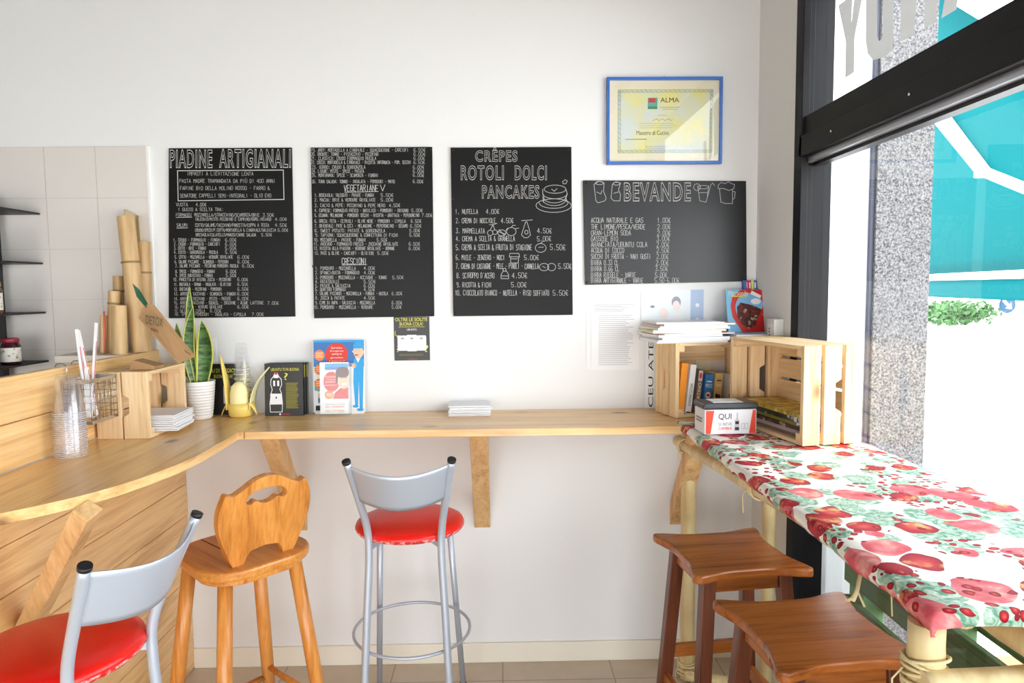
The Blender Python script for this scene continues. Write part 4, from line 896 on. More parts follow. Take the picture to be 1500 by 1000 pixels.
# newspapers in the long crate, crate-local frame (x along the crate, -y towards the room)
NM = [('YELLOWMAG', (196, 168, 40), 'dark yellow magazine on top of the pile in the long crate'), ('BLKMAG', (50, 46, 40), 'black and white striped magazine second in the pile in the long crate'), ('OLVMAG', (120, 116, 30), 'olive magazine third in the pile in the long crate'), ('DKMAG', (84, 52, 56), 'dark red patterned magazine fourth in the pile in the long crate'), ('GRYMAG', (168, 160, 158), 'grey folded newspaper fifth in the pile in the long crate'), ('BRNMAG', (120, 96, 88), 'brownish newspaper at the bottom of the pile in the long crate')]
z = 1.0835+.0125; tks = [.012, .016, .011, .012, .013, .010]
for k in range(5, -1, -1):
    n_, c_, lab = NM[k]; t_ = tks[k]; cm = simple('cover_'+n_.lower(), c_, .4)
    if k in (0, 3, 1):
        nn = noise(cm, coords(cm), 28, 5); L(cm, ramp(cm, nn, [(.38, tuple(x*.35 for x in lin(*c_)[:3])+(1,)), (.55, lin(*c_)), (.68, lin(220, 206, 150) if k != 1 else lin(235, 235, 235))]), BC(cm))
    magazine(lab, CX-.010+rng.uniform(-.004, .003), CY+rng.uniform(-.012, .012), z, .140, .34, t_, math.radians(10.5)+rng.uniform(-.03, .03), cm, 'papers piled in the long crate'); z += t_+.0006
# QUI tin
tn = thing('tin_box', 'red and white QUI tin box with a black lid on the fruit-print cloth', 'tin box', (.757, 2.315, 1.0835), math.radians(3))
obj('tin_body', MB().box(-.088, .088, -.05, .05, 0, .083), simple('white_tin', (232, 232, 234), .3), tn, .004)
obj('lid', MB().box(-.092, .092, -.054, .054, .0835, .104), simple('dark_lid', (52, 54, 60), .35), tn, .006)
obj('paper_note', MB().box(-.055, .045, -.04, .035, .1045, .106), PAPER, tn)
pr = MB(); F = Fr((-.088, -.0506, 0), (1,0,0), (0,0,1)); rt = simple('orange_red_print', (226, 66, 36), .35)
F.poly(pr, [(.004,.003),(.02,.003),(.032,.080),(.004,.080)], .0004, rt); F.poly(pr, [(.150,.003),(.172,.003),(.172,.080),(.162,.080)], .0004, rt)
F.text(pr, 'QUI', .046, .090, .048, .070, .0005, INK); F.text(pr, 'SI BEVE', .046, .092, .030, .040, .0005, MIDINK); F.text(pr, 'CAMBIA', .046, .092, .016, .025, .0005, rt)
F.poly(pr, [(.102,.012),(.116,.012),(.117,.045),(.112,.055),(.112,.072),(.107,.072),(.107,.055),(.101,.045)], .0005, GREYINK); F.rect(pr, .103, .115, .034, .044, .001, INK); F.rect(pr, .102, .116, .014, .024, .001, INK)
for a in (.124, .136): line(pr, [F.p(a, .018, .0006), F.p(a, .036, .0006), F.p(a+.009, .036, .0006), F.p(a+.009, .018, .0006), F.p(a, .018, .0006)], .001, MIDINK)
pr2 = Fr((-.0886, .05, 0), (0,-1,0), (0,0,1)); pr2.rules(pr, .02, .08, .035, .055, 2, .006, .0004, MIDINK, .1)
obj('tin_print', pr, None, tn)

# ================================================================== TABLE BY THE WINDOW
tb = thing('bamboo_table', 'high bar table of bamboo poles lashed with raffia along the window', 'table', (.85, 1.75, 0))
obj('table_top', MB().box(.665, 1.138, 1.035, 2.440, 1.052, 1.076), PINEW['y'], tb, 0, True)
def pole(a, b_, r, nodes=3, m=BAMB):
    a, b_ = V(a), V(b_); n = 28; pts, rr = [], []
    for i in range(n+1):
        t = i/n; k = t*nodes+.31; d = abs(k-round(k))*(b_-a).length/nodes; pts.append(a.lerp(b_, t)); rr.append(r*(1+.07*math.exp(-(d/.02)**2)))
    return MB().tube(pts, rr, 16, m)
def raffia(c, ax, r, n=6, seed=1, tails=2):
    m = MB(); rg = random.Random(seed); c = V(c)
    for i in range(n):
        off = (i-n/2)*.0075; pts = []; tl = rg.uniform(-.3, .3)
        for j in range(18):
            a = 2*PI*j/18; q = V((math.cos(a)*r, math.sin(a)*r, off+tl*r*math.sin(a+i)))
            if ax == 'y': q = V((q.x, q.z, q.y))
            if ax == 'x': q = V((q.z, q.x, q.y))
            pts.append(c+q)
        m.tube(pts, .0028, 5, closed=True)
    for i in range(tails):
        a = rg.uniform(0, 6.3); m.tube([c+V((math.cos(a)*r, math.sin(a)*r, 0)), c+V((math.cos(a)*(r+.015), math.sin(a)*(r+.015), -.02)), c+V((math.cos(a)*(r+.012), math.sin(a)*(r+.012), -.05-.03*rg.random()))], .0016, 5)
    return m
LG = [((.742, 2.70), .029), ((.985, 2.50), .023), ((.668, 1.052), .027), ((1.05, 1.10), .027)]
for i, ((x, y), r_) in enumerate(LG): obj('leg', pole((x, y, 0), (x, y, 1.043), r_, 4), BAMB, tb, 0, True)
obj('rail', pole((.712, 2.755, .955), (.765, 1.10, 1.026), .022, 4), BAMB, tb, 0, True)
obj('rail', pole((.86, 2.4, 1.005), (.835, 1.0, 1.005), .026, 4), BAMB, tb, 0, True)
obj('rail', pole((.645, 1.02, .955), (1.12, 1.03, .960), .024, 2), BAMB, tb, 0, True)
obj('rail', pole((.72, 2.66, .030), (1.03, 2.56, .035), .02, 2), BAMB, tb, 0, True)
for k, (c, ax, r_, n_) in enumerate((((.742, 2.70, .955), 'z', .036, 9), ((.712, 2.66, .958), 'y', .028, 4), ((.742, 2.70, .05), 'z', .036, 8), ((.668, 1.052, .965), 'z', .033, 7), ((.738, 1.96, .99), 'y', .027, 4), ((.76, 1.25, 1.02), 'y', .027, 4), ((.985, 2.50, .97), 'z', .028, 5))):
    obj('raffia_tie', raffia(c, ax, r_, n_, k+2), RAFFIA, tb, 0, True)
obj('raffia_knot', MB().tube([(.665, 1.25, 1.035), (.655, 1.24, 1.01), (.640, 1.225, .998)], .004, 6).tube([(.655, 1.24, 1.01), (.662, 1.225, .985)], .002, 6).tube([(.655, 1.24, 1.01), (.645, 1.25, .985)], .002, 6).tube([(.648, 1.232, 1.004), (.635, 1.24, .99)], .002, 6), RAFFIA, tb, 0, True)
# cloth
rows = []; zc = 1.0795; rg = random.Random(5)
ys = [1.012 + (2.522-1.012)*i/60 for i in range(61)]
def crow(y, i):
    e = .0025*math.sin(i*.9)+.0015*math.sin(i*2.3); ex = .003*math.sin(i*.5)
    xf = .648+ex*.6; dr = .030+e
    if i < 6: dr += .004*(1-i/6)
    x1 = 1.136
    return [V((xf+.004, y, zc-dr)), V((xf-.003, y, zc-dr*.6)), V((xf, y, zc-.008)), V((xf+.006, y, zc)), *[V((xf+.006+(x1-xf-.006)*j/10, y, zc+.0012*math.sin(i*1.1+j*1.7)*math.sin(j*.8))) for j in range(1, 11)]]
for i, y in enumerate(ys): rows.append(crow(y, i))
first = rows[0]
drop = [[V((p.x, p.y-.004, max(p.z-.006, zc-.038))) for p in first], [V((p.x, p.y-.007, max(p.z-.026-.004*math.sin(j), zc-.038))) for j, p in enumerate(first)]]
rows = drop[::-1] + rows
cl = obj('tablecloth', MB().grid(rows), CLOTH, None, solid=.0012); tag(cl, 'white cloth printed with red apples and green leaves over the bamboo table', 'tablecloth')

# ================================================================== LEFT COUNTER THINGS
bk = thing('wire_basket', 'chrome wire basket hooked over the plank partition', 'basket', (-1.373, 2.205, 1.155))
x0, x1, y0, y1, h = .006, .088, .0, .150, .138
w = MB()
for z in (0, .022, .045, .068, .09, .112): w.tube([(x0, y0, z), (x1, y0, z), (x1, y1, z), (x0, y1, z)], .0011, 6, closed=True)
for i in range(8):
    y = y0+(y1-y0)*i/7; w.tube([(x1, y, h), (x1, y, 0), (x0, y, 0), (x0, y, h)], .0011, 6)
for i in range(1, 4):
    x = x0+(x1-x0)*i/4; w.tube([(x, y0, h), (x, y0, 0), (x, y1, 0), (x, y1, h)], .0011, 6)
obj('wire_body', w, CHROME, bk)
obj('rim', MB().box(x1-.001, x1+.001, y0, y1, h-.008, h+.004).box(x0-.001, x0+.001, y0, y1, h-.008, h+.004).box(x0, x1, y0-.001, y0+.001, h-.008, h+.004).box(x0, x1, y1-.001, y1+.001, h-.008, h+.004), CHROME, bk)
obj('base_strip', MB().box(x1-.001, x1+.001, y0, y1, 0, .01).box(x0, x1, y0-.001, y0+.001, 0, .01), CHROME, bk)
for y in (.02, .105): obj('hook', MB().tube([(x0, y, h), (x0, y, h+.03), (x0, y, .184), (-.004, y, .192), (-.022, y, .192), (-.0295, y, .186), (-.0305, y, .170)], .0014, 6), CHROME, bk)
STRAW = simple('straw_sleeve', (238, 236, 236), .7); STRIPE = simple('red_stripe', (206, 70, 84), .7)
for k, (a, b_, lab) in enumerate((((.045, .05, .02), (.035, .035, .30), 'white paper straw sleeve standing leftmost in the wire basket'), ((.055, .085, .015), (.030, .052, .295), 'white paper straw sleeve crossing second in the wire basket'), ((.050, .060, .01), (.045, .128, .315), 'white paper straw sleeve leaning right, tallest in the wire basket'))):
    a, b_ = V(a)+bk.location, V(b_)+bk.location; r = thing('straw', lab, 'straw', a, 0, 'wrapped straws in the wire basket')
    obj('sleeve', MB().bar(a, b_, .014, .005, (0, 1, 0)), STRAW, r, .001, True)
    n = V((1, 0, 0)); obj('stripe', MB().bar(a.lerp(b_, .12)+n*.0028+V((0,.002,0)), a.lerp(b_, .8)+n*.0028+V((0,.002,0)), .0026, .0008, (0, 1, 0)), STRIPE, r, 0, True)
FORK = simple('white_plastic', (240, 240, 242), .4)
for k, (dy, lean_) in enumerate(((.026, -.01), (.04, .005), (.058, .012))):
    a = V((.062-.008*k, dy, .02)) + bk.location; b_ = V((.055-.006*k, dy+lean_, .175)) + bk.location
    r = thing('plastic_fork', ['white plastic fork standing leftmost in the wire basket', 'white plastic fork in the middle of the wire basket', 'white plastic fork nearest the straws in the wire basket'][k], 'fork', a, 0, 'plastic forks in the wire basket')
    obj('handle', MB().bar(a.lerp(b_, .3), b_, .007, .003, (0, 1, 0)), FORK, r, 0, True)
    f = MB(); q = a.lerp(b_, .3); f.bar(a.lerp(b_, .18), q, .02, .003, (0, 1, 0), None, .008)
    for i in (-1.5, -.5, .5, 1.5): f.bar(a+V((0, i*.005, 0)), a.lerp(b_, .18)+V((0, i*.005, 0)), .0026, .002, (0, 1, 0))
    obj('tines', f, FORK, r, 0, True)
# kraft sign on the crate
KZ = ZS+.2295
ks = thing('kraft_sign', 'brown kraft card sign with a rounded top leaning on the left crate', 'sign', (-1.23, 2.47, KZ))
pts = [at(*q) for q in ((203,466,'y',2.52), (207,452,'y',2.52), (216,445,'y',2.52), (226,447,'y',2.52), (286,522,'y',2.46), (261,533,'y',2.44))]
kk = MB(); kk.prism(pts, (.0, .003, 0)); obj('card', kk, KRAFT, ks, 0, True)
DK = simple('dark_green_ink', (70, 84, 66), .8)
def sign_text(t_, q, m):                    # q: bl, br, tl corners as survey pixels
    a, b_, c_ = (at(*p, 'y', 2.515-.08*max(0, (p[1]-445)/80)) - V((0, .006, 0)) for p in q)
    typed(pr, t_, lambda u, v, z: a + (b_-a)*u + (c_-a)*v, m)
pr = MB(); sign_text('DETOX', ((215,474), (240,479), (215,461)), DK); sign_text('menu', ((222,484), (233,487), (222,480)), INK); sign_text('bio', ((272,515), (280,520), (272,511)), INK)
obj('print', pr, None, ks, 0, True)
obj('card_foot', MB().prism([(-1.275, 2.42, KZ+.0005), (-1.19, 2.42, KZ+.0005), (-1.185, 2.42, KZ+.012), (-1.26, 2.42, KZ+.034)], (0, .07, 0)), KRAFT, ks, 0, True)
lfp = [at(*q) for q in ((214,451,'y',2.518), (200,434,'y',2.53), (194,415,'y',2.54), (204,424,'y',2.54), (216,444,'y',2.52))]
obj('paper_leaf', MB().prism(lfp, (0, .002, 0)), simple('dark_leaf', (44, 92, 66), .6), ks, 0, True)

# bamboo canes standing on the ledge
ZL = 1.3385
canes = [((208, 505), (184, 317), 2.725, .0325, 'tallest bamboo cane piece standing on the ledge behind the crate', (.335,)),
         ((212, 503), (210, 354), 2.785, .027, 'bamboo cane cut shorter, right of the tallest piece', (.28,)),
         ((175, 505), (173, 404), 2.775, .020, 'thin bamboo cane with a pink mark behind the short pieces', (.2,)),
         ((165, 507), (168, 426), 2.72, .023, 'short bamboo cane with a node near its top, left of the tallest piece', (.2,)),
         ((175, 507), (174, 447), 2.655, .028, 'short thick bamboo cane in front of the tallest piece', ()),
         ((151, 507), (152, 462), 2.70, .014, 'thin bamboo cane, leftmost on the ledge', ())]
for (b0, t0, y, r_, lab, nd) in canes:
    top = at(t0[0], t0[1], 'y', y); bx = at(b0[0], b0[1], 'y', y).x
    r = thing('bamboo_cane', lab, 'bamboo', (bx, y, ZL), 0, 'bamboo canes on the ledge'); a = V((bx, y, ZL)); sl = [0, .5] + [n for n in nd]
    tall = t0[1] == 317; d0 = V((-.035 if tall else 0, 0, 0)); top = top + d0*0
    if tall: a = V((at(206, 505, 'y', y).x, y, ZL)); r.location.x = a.x; r.matrix_basis = Matrix.Translation(a)
    m = MB(); N_ = 24; pts_, rr = [], []
    for i in range(N_+1):
        t = i/N_; pts_.append(a.lerp(top, t)); rr.append(r_*(1.0-.06*t)*(1+.0*t))
    m.tube(pts_, rr, 20, caps=False)
    inn = [q for q in pts_[-6:]][::-1]; m.tube(inn, [q*.80 for q in rr[-6:]][::-1], 20, caps=False)
    rim = []
    obj('culm', m, BAMBD, r, 0, True)
    e = (top-a).normalized(); ring = MB()
    R1, R2 = rr[-1], rr[-1]*.8; u_ = V((1,0,0)); v_ = e.cross(u_)
    for j2 in range(20):
        A, B = 2*PI*j2/20, 2*PI*(j2+1)/20
        f = lambda R_, q: top + (u_*math.cos(q) + v_*math.sin(q))*R_
        ring.face([f(R1, A), f(R1, B), f(R2, B), f(R2, A)])
    ring.lathe([(R2, 0), (0, 0)], 20, top-e*.10)
    obj('cut_rim', ring, HOLLOW, r, 0, True)
    for n in nd:
        c = top.lerp(a, n*.999); obj('node_ring', MB().tube([c-e*.004, c, c+e*.004], [rr[0]*.985, rr[0]*1.10, rr[0]*.985], 20, caps=False), NODE, r, 0, True)
half = thing('bamboo_cane', 'split bamboo half with its pale inside showing behind the tall pieces', 'bamboo', (at(205, 505, 'y', 2.80).x, 2.812, ZL), 0, 'bamboo canes on the ledge')
rows = [[V((.026*math.cos(a), .026*math.sin(a), z)) for a in [PI*1.0-PI*i/10 for i in range(11)]] for z in (0, .2, .53)]
for p_ in rows[2]: p_.x += -.014
rows[2] = [V((p_.x, p_.y, .555-.9*(p_.x+.014+.026)*.6)) for p_ in rows[2]]
obj('culm', MB().grid(rows), HOLLOW, half, solid=.004)
pk = obj('pink_straw', MB().tube([(at(153, 500, 'y', 2.68).x, 2.68, ZL), (at(152, 446, 'y', 2.68).x, 2.68, ZL+.16)], .0035, 8), simple('pink_plastic', (230, 120, 110), .5)); tag(pk, 'thin pink and orange stick among the short bamboo canes', 'stick')

# black wall shelf unit with jars at far left
BLK = simple('black_shelf_metal', (24, 22, 26), .5)
bs = thing('jar_rack', 'black metal jar rack on the tiled wall at far left', 'shelf', (-2.0, 2.7, 1.2))
for zz_ in (1.885, 1.69, 1.495, 1.300):
    obj('shelf', MB().box(-2.55, -1.812, 2.52, BACK-.012, zz_-.007, zz_), BLK, bs, .001, True)
obj('upright', MB().box(-1.985, -1.945, 2.76, 2.80, 1.05, 1.945), BLK, bs, .001, True)
obj('upright', MB().box(-2.48, -2.45, 2.74, 2.78, 1.05, 1.945), BLK, bs, .001, True)
def jar(label, x, y, z, r_, h_, body, lid, lab, labcol=PAPER):
    r = thing('jar', label, 'jar', (x, y, z), 0, 'jars on the black rack')
    obj('glass_jar', MB().lathe([(0, 0), (r_*.92, 0), (r_, .006), (r_, h_*.72), (r_*.8, h_*.84), (r_*.8, h_*.88)], 24), body, r)
    obj('lid', MB().lathe([(r_*.84, h_*.86), (r_*.88, h_*.87), (r_*.88, h_), (r_*.82, h_+.002), (0, h_+.002)], 24), lid, r)
    if lab:
        m = MB(); rows = [[V((r_*1.012*math.cos(a), r_*1.012*math.sin(a), z_)) for a in [-PI*.85+PI*.95*i/14 for i in range(15)]] for z_ in (h_*.12, h_*.66)]; m.grid(rows); obj('label', m, labcol, r)
LAB = simple('printed_label', (226, 222, 212), .6); _n = noise(LAB, coords(LAB), 55, 3); L(LAB, ramp(LAB, _n, [(.4, lin(228, 226, 218)), (.58, lin(226, 222, 212)), (.66, lin(120, 130, 60)), (.72, lin(160, 40, 40))]), BC(LAB))
SAUCE = simple('brown_sauce', (96, 52, 24), .15); JAMD = simple('dark_jam', (52, 16, 20), .15); PINKJ = simple('pale_pink_preserve', (178, 152, 138), .2)
GOLD = simple('gold_lid', (190, 160, 90), .3, metal=.8); MAG = simple('magenta_lid', (150, 30, 60), .4); SILV = simple('silver_lid', (190, 184, 190), .3, metal=.6)
jar('jar of brown sauce with a gold lid on the black rack', -1.845, 2.585, 1.4955, .036, .115, SAUCE, GOLD, True, LAB)
jar('small pale pink jar with a silver lid on the black rack', -1.86, 2.60, 1.6905, .033, .10, PINKJ, SILV, False)
jar('dark jam jar with a magenta lid, left of its pair on the bottom rack', -1.885, 2.565, 1.3005, .034, .098, JAMD, MAG, True, LAB)
jar('dark jam jar with a magenta lid, right of its pair on the bottom rack', -1.852, 2.68, 1.3005, .034, .098, JAMD, MAG, True, LAB)

# ================================================================== STOOLS
def round_disc(r, z0, z1, n=40): return MB().lathe([(0, z0), (r*.96, z0), (r, (z0+z1)/2), (r*.97, z1), (0, z1)], n)
def metal_stool(label, loc, rz, splay):
    gs = thing('metal_bar_stool', label, 'bar stool', loc, rz, 'grey metal bar stools')
    obj('seat', MB().lathe([(.186, .749), (.189, .757), (.184, .768), (.165, .777), (.12, .784), (.06, .787), (0, .788)], 48), RED, gs)
    obj('seat_edge', MB().lathe([(0, .743), (.176, .743), (.184, .745), (.1885, .752), (.189, .757)], 48), REDEDGE, gs)
    obj('seat_plate', MB().box(-.11, .11, -.02, .02, .728, .7425).box(-.02, .02, -.13, .13, .728, .7425), STEEL, gs)
    for sx in (-1, 1):
        pts = curve([(sx*.150, -.205, .012), (sx*.128, -.170, .50), (sx*.118, -.158, .70), (sx*.122, -.163, .80), (sx*.141, -.21, .92), (sx*.162, -.262, 1.04)], 6)
        p_ = obj('back_post', MB().tube(pts, .0125, 14), STEEL, gs)
        obj('end_cap', MB().tube([pts[-1]-(pts[-1]-pts[-2]).normalized()*.004, pts[-1]+(pts[-1]-pts[-2]).normalized()*.006], .0138, 14), BLACKP, p_)
        obj('foot_cap', MB().lathe([(.0, 0), (.0145, 0), (.0145, .014), (0, .015)], 14, (sx*.1505, -.2055, 0)), BLACKP, p_)
        lg = obj('leg', MB().tube([(sx*.165, splay, .012), (sx*.125, .135, .735)], .0115, 14), STEEL, gs)
        obj('foot_cap', MB().lathe([(0, 0), (.0135, 0), (.0135, .014), (0, .015)], 14, (sx*.165, splay, 0)), BLACKP, lg)
        obj('seat_bracket', MB().bar((sx*.118, -.158, .728), (sx*.08, -.12, .740), .018, .004, (0, 0, 1)), STEEL, gs)
    obj('footrest_ring', MB().tube([(.203*math.cos(2*PI*i/48), .205*math.sin(2*PI*i/48)+.0, .375) for i in range(48)], .0055, 10, closed=True), STEEL, gs)
    rows = []
    for i in range(9):
        v_ = i/8; row = []
        for j in range(17):
            u_ = -1+2*j/16; zt = 1.030-.026*(1-u_*u_); zb = .905-.020*(1-u_*u_); z = zb+(zt-zb)*v_
            hx = .137+.0245*(z-.90)/.14; yb = -.205-.052*(z-.90)/.14
            row.append(V((hx*u_, yb-.062*(1-u_*u_)**1.0-.004, z)))
        rows.append(row)
    obj('backrest', MB().grid(rows), STEEL, gs, solid=.003)

metal_stool('grey metal bar stool with a red seat facing the white wall', (-.318, 2.40, 0), math.radians(1), .27)
metal_stool('grey metal bar stool with a worn red seat at the left counter', (-1.020, 1.556, 0), math.radians(75.5), .215)

# pine stool
ps = thing('pine_bar_stool', 'honey pine stool with a carved back board and handle cut-out', 'bar stool', (-.825, 2.185, 0), math.radians(48))
def rrect(w, d, r_, n=6):
    o_ = []
    for cx_, cy_, a0 in ((w/2-r_, d/2-r_, 0), (-w/2+r_, d/2-r_, PI/2), (-w/2+r_, -d/2+r_, PI), (w/2-r_, -d/2+r_, 1.5*PI)):
        o_ += [(cx_+r_*math.cos(a0+PI/2*i/n), cy_+r_*math.sin(a0+PI/2*i/n)) for i in range(n+1)]
    return o_
seat = [(x*(1-.18*max(0, y)/.18), y) for x, y in rrect(.36, .37, .12)]
m = MB(); m.prism([(x, y, .728) for x, y in seat], (0, 0, .03)); obj('seat', m, HONEY['y'], ps, .008)
g = MB()
for x in (-.05, .05): g.box(x-.002, x+.002, -.02, .17, .7578, .7592)
obj('seat_groove', g, simple('dark_groove', (110, 60, 22), .6), ps)
obj('seat_rim', MB().prism([(x*.9, y*.9, .708) for x, y in seat], (0, 0, .0205)), HONEY['y'], ps, .005)
half_ = [(.100, .0), (.125, .055), (.147, .12), (.150, .175), (.138, .215), (.128, .233), (.105, .226), (.075, .240), (.035, .262), (0, .268)]
sm_ = [(p.x, p.y) for p in curve([(x, z, 0) for x, z in half_], 4)]
bot = [(.0, .045), (.045, .040), (.058, .018), (.066, .0)]
outer = [(x, z) for x, z in sm_] + [(-x, z) for x, z in sm_[-2::-1]]
foot = [(-.066, 0), (-.058, .020), (-.045, .038), (0, .045), (.045, .038), (.058, .020), (.066, 0)]
hole_half = [(0, .232), (.04, .226), (.062, .212), (.066, .195), (.052, .188), (.036, .196), (.018, .186), (0, .182)]
hc = [(p.x, p.y) for p in curve([(x, z, 0) for x, z in hole_half], 3)]
hole = hc + [(-x, z) for x, z in hc[-2:0:-1]]
def plate(outer, hole, th, M):
    bm = bmesh.new(); ed = []
    for lp in (outer, hole):
        vs = [bm.verts.new((x, 0, z)) for x, z in lp]; ed += [bm.edges.new((vs[i], vs[(i+1) % len(vs)])) for i in range(len(vs))]
    bmesh.ops.triangle_fill(bm, use_beauty=True, use_dissolve=False, edges=ed)
    r_ = bmesh.ops.extrude_face_region(bm, geom=list(bm.faces)); vv = [e for e in r_['geom'] if isinstance(e, bmesh.types.BMVert)]
    bmesh.ops.translate(bm, verts=vv, vec=(0, th, 0)); mb_ = MB(); mb_.bm.free(); mb_.bm = bm; mb_.xf(M); return mb_
obj('back_board', plate(outer+foot, hole, .026, Matrix.Translation(V((0, -.135, .756))) @ Matrix.Rotation(.16, 4, 'X')), HONEY['z'], ps, .004)
tops = [(-.115, -.115), (.115, -.115), (.115, .115), (-.115, .115)]; LGP = []
for tx, ty in tops:
    f_ = V((tx*1.62, ty*1.62, 0)); t_ = V((tx, ty, .712)); LGP.append((f_, t_))
    obj('leg', MB().tube([t_, t_.lerp(f_, .45), f_], [.0215, .0225, .0195], 16), HONEY['z'], ps)
for i, k, z in ((0, 1, .20), (1, 2, .24), (2, 3, .20), (3, 0, .24)):
    fa = lambda q: q[1].lerp(q[0], 1-z/.712)
    obj('stretcher', MB().tube([fa(LGP[i]), fa(LGP[i]).lerp(fa(LGP[k]), .5), fa(LGP[k])], [.010, .0125, .010], 12), HONEY['x'], ps)

# brown stools
def lobed(w, d, inset, n=10):
    o_ = []; hw, hd = w/2, d/2
    P = [(-hw+.02, -hd), (-hw*.4, -hd+inset*.9), (0, -hd+inset), (hw*.4, -hd+inset*.9), (hw-.02, -hd), (hw, -hd+.02), (hw-inset*.9, -hd*.4), (hw-inset, 0), (hw-inset*.9, hd*.4), (hw, hd-.02), (hw-.02, hd), (hw*.4, hd-inset*.9), (0, hd-inset), (-hw*.4, hd-inset*.9), (-hw+.02, hd), (-hw, hd-.02), (-hw+inset*.9, hd*.4), (-hw+inset, 0), (-hw+inset*.9, -hd*.4), (-hw, -hd+.02)]
    c = [(p.x, p.y) for p in curve([(x, y, 0) for x, y in P+[P[0]]], 4)]; return c[:-1]
bw = thing('brown_bar_stool', 'dark brown wooden stool with a wavy-edged seat nearer the white wall', 'bar stool', (.708, 2.120, 0), math.radians(7), 'brown wooden bar stools')
o_ = lobed(.365, .365, .027); zt = .75
m = MB(); m.prism([(x, y, zt-.026) for x, y in o_], (0, 0, .026)); obj('seat', m, BROWN['x'], bw, .006)
for sx in (-1, 1):
    for sy in (-1, 1):
        obj('leg', MB().bar((sx*.165, sy*.165, 0), (sx*.118, sy*.118, zt-.027), .042, .034, (1, 0, 0)), BROWND['z'], bw, .003)
for sy in (-1, 1): obj('apron', MB().box(-.10, .10, sy*.118-.010, sy*.118+.010, zt-.075, zt-.027), BROWN['x'], bw, .002)
for sx in (-1, 1): obj('apron', MB().box(sx*.118-.010, sx*.118+.010, -.10, .10, zt-.075, zt-.027), BROWN['y'], bw, .002)
def sl(z): return 1-z/(zt-.027)
for sy, z in ((-1, .17), (1, .36)):
    k = sl(z); x_, y_ = .118+.047*k, .118+.047*k; obj('stretcher', MB().bar((-x_+.02, sy*y_, z), (x_-.02, sy*y_, z), .040, .022, (0, 0, 1)), BROWN['x'], bw, .002)
for sx in (-1, 1):
    z = .27; k = sl(z); x_, y_ = .118+.047*k, .118+.047*k; obj('stretcher', MB().bar((sx*x_, -y_+.018, z), (sx*x_, y_-.018, z), .040, .022, (0, 0, 1)), BROWN['y'], bw, .002)
dup(bw, (.752, 1.615, 0), math.radians(6), 'dark brown wooden stool with a wavy-edged seat nearest the viewer at right', 'brown wooden bar stools')

# ================================================================== OUTSIDE
struct('ground', MB().box(1.2, 60, -30, 60, -.25, -.15).box(-30, 1.2, -30, -3.1, -.25, -.15), ASPH)
gp = obj('granite_pillar', MB().box(1.405, 1.612, 2.60, 2.82, -.15, 5.5), GRANITE); gp['kind'] = 'structure'
dp = obj('downpipe', MB().box(1.391, 1.404, 2.612, 2.63, -.15, 5.5), simple('dark_blue_pipe', (58, 62, 78), .5)); tag(dp, 'dark blue-grey strip along the left edge of the granite pillar', 'pipe')
ow = MB().box(1.21, 1.404, 2.632, 2.78, -.15, 5.5); struct('wall_outside', ow, PLAST)
# awning
u = V((.2588, .9659, 0)).normalized(); dr_ = lambda px, py: CR*((px-750)/FPX) + CU*((500-py)/FPX) + CF
q = dr_(1360, 404); B0 = EYE + q*(9.0/q.y)
nE = dr_(1404, 5).cross(dr_(1450, 30)).normalized()      # plane of sight through the awning's near edge
tE = (EYE-B0).dot(nE)/u.dot(nE); E1 = B0 + u*tE
hz = V((-.9659, .2588, 0)); s_ = -hz.dot(nE)/nE.z; ed = V((hz.x, hz.y, s_))
LEN = 2.05
far = B0 + u*1.2
aw = thing('awning', 'turquoise canvas awning with white folding arm outside the window', 'awning', (E1.x, E1.y, E1.z))
fab = MB(); rows = [[E1 + u*((far-E1).dot(u)*i/12) + ed*(LEN*j/8) - V((0,0,.05*math.sin(PI*j/8))) for j in range(9)] for i in range(13)]; fab.grid(rows); obj('canvas', fab, AWN, aw, 0, True, solid=.002)
obj('front_bar', MB().bar(E1-V((0,0,.02)), far-V((0,0,.02)), .085, .07, (0, 0, 1)), simple('white_lacquer', (238, 238, 238), .4), aw, .003, True)
vz = .21
obj('valance', MB().grid([[E1 + u*((far-E1).dot(u)*i/30) + V((.005*math.sin(i*1.3), 0, -.06-vz*j/3)) for j in range(4)] for i in range(31)]), AWN, aw, 0, True, solid=.002)
def onp(px, py, off=.0):       # a survey pixel carried to the awning plane
    nn = u.cross(ed).normalized(); d = dr_(px, py); return EYE + d*((E1+ V((0,0,-off))-EYE).dot(nn)/d.dot(nn))
WL = simple('white_arm', (236, 238, 240), .4)
a1, a2, a3 = onp(1330, 108, .06), onp(1442, 248, .06), onp(1540, 288, .06)
obj('folding_arm', MB().tube([a1, a2], .055, 12), WL, aw, 0, True); obj('folding_arm', MB().tube([a2, a3], .048, 12), WL, aw, 0, True)
obj('elbow_joint', MB().tube([a2-V((0,0,.05)), a2+V((0,0,.06))], .06, 12), WL, aw, 0, True)
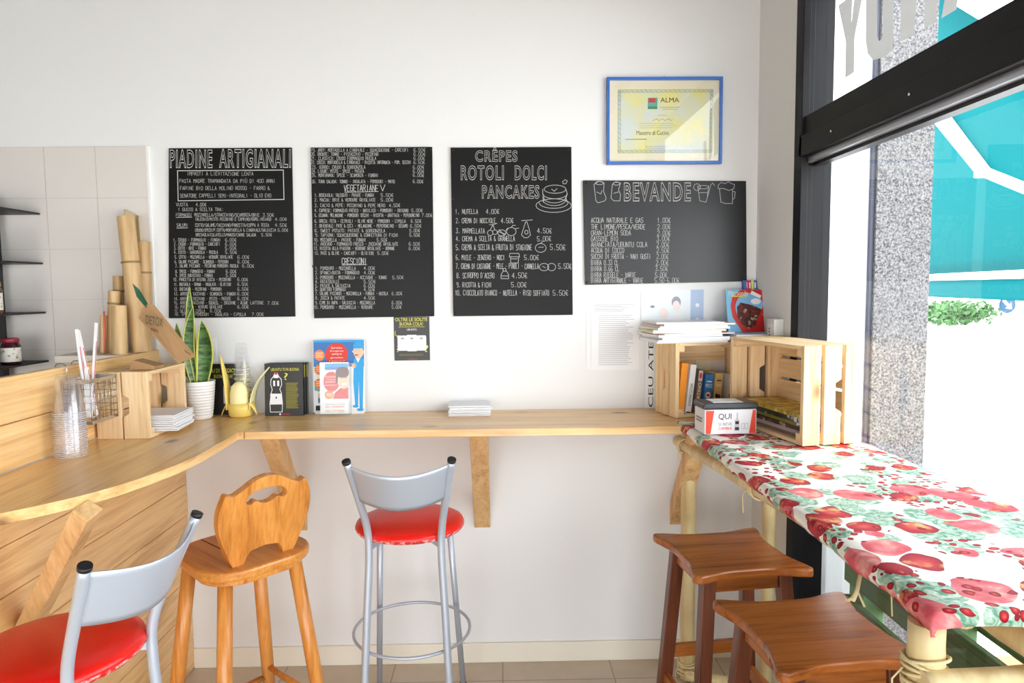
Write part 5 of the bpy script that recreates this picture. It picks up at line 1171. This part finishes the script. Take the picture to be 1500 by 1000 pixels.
# pallets
pa = thing('green_pallet', 'green painted pallet fence standing outside below the window', 'pallet', (1.3, 2.0, -.15))
for k in range(6): obj('slat', MB().box(1.29, 1.310, .6, 2.54, -.06+.175*k, .06+.175*k), GREENW, pa, .003, True)
for y in (2.49, 2.0, 1.55, 1.1, .65): obj('block', MB().box(1.311, 1.39, y-.05, y+.05, -.149, .93), GREENB, pa, .003, True)
for k in range(6): obj('back_slat', MB().box(1.391, 1.41, .6, 2.54, -.145+.175*k, -.055+.175*k), GREENW, pa, .003, True)
kb = obj('terracotta_kerb', MB().box(1.75, 2.3, -.5, 2.9, -.149, -.05), simple('terracotta', (170, 88, 60), .8)); tag(kb, 'terracotta strip on the ground behind the green pallet', 'kerb')
# hedge and road sign
hd = MB(); rg = random.Random(9); hc_ = at(1398, 458, 'y', 13)
for i in range(1500):
    c = V((hc_.x+rg.gauss(0, .30), 13+rg.uniform(-.4, .4), hc_.z+max(-.2, min(.2, rg.gauss(0, .10))))); a = V((rg.uniform(-1,1), rg.uniform(-1,1), rg.uniform(-1,1)))*.06; b_ = V((rg.uniform(-1,1), rg.uniform(-1,1), rg.uniform(-1,1)))*.04
    hd.face([c-a, c+b_, c+a, c-b_])
o = obj('hedge', hd, HEDGE); tag(o, 'clipped green hedge across the bright street', 'hedge')
hs = obj('hedge_planter', MB().box(hc_.x-.75, hc_.x+.75, 12.6, 13.4, -.15, hc_.z-.36), PLAST); tag(hs, 'low white wall under the hedge across the street', 'wall')
sp = at(1475.5, 446, 'y', 12)
sg = thing('road_sign', 'round blue road sign with a white arrow across the street', 'road sign', (sp.x, 12, -.15))
obj('pole', MB().tube([(sp.x, 12.03, -.15), (sp.x, 12.03, sp.z+.1)], .022, 10), simple('grey_pole', (200, 200, 204), .5), sg, 0, True)
obj('disc', MB().lathe([(0, 0), (.148, 0), (.148, .006), (0, .006)], 32).xf(Matrix.Translation(sp) @ Matrix.Rotation(PI/2, 4, 'X')), simple('sign_blue', (0, 58, 92), .4), sg, 0, True)
F = Fr(sp+V((0, -.008, 0)), (1,0,0), (0,0,1)); pr = MB(); c45 = lambda a, b_: ((a+b_)*.7071, (-a+b_)*.7071)
F.poly(pr, [c45(a, b_) for a, b_ in ((-.11,-.025),(.02,-.025),(.02,-.07),(.11,0),(.02,.07),(.02,.025),(-.11,.025))], .001, PAPER); obj('arrow', pr, None, sg, 0, True)
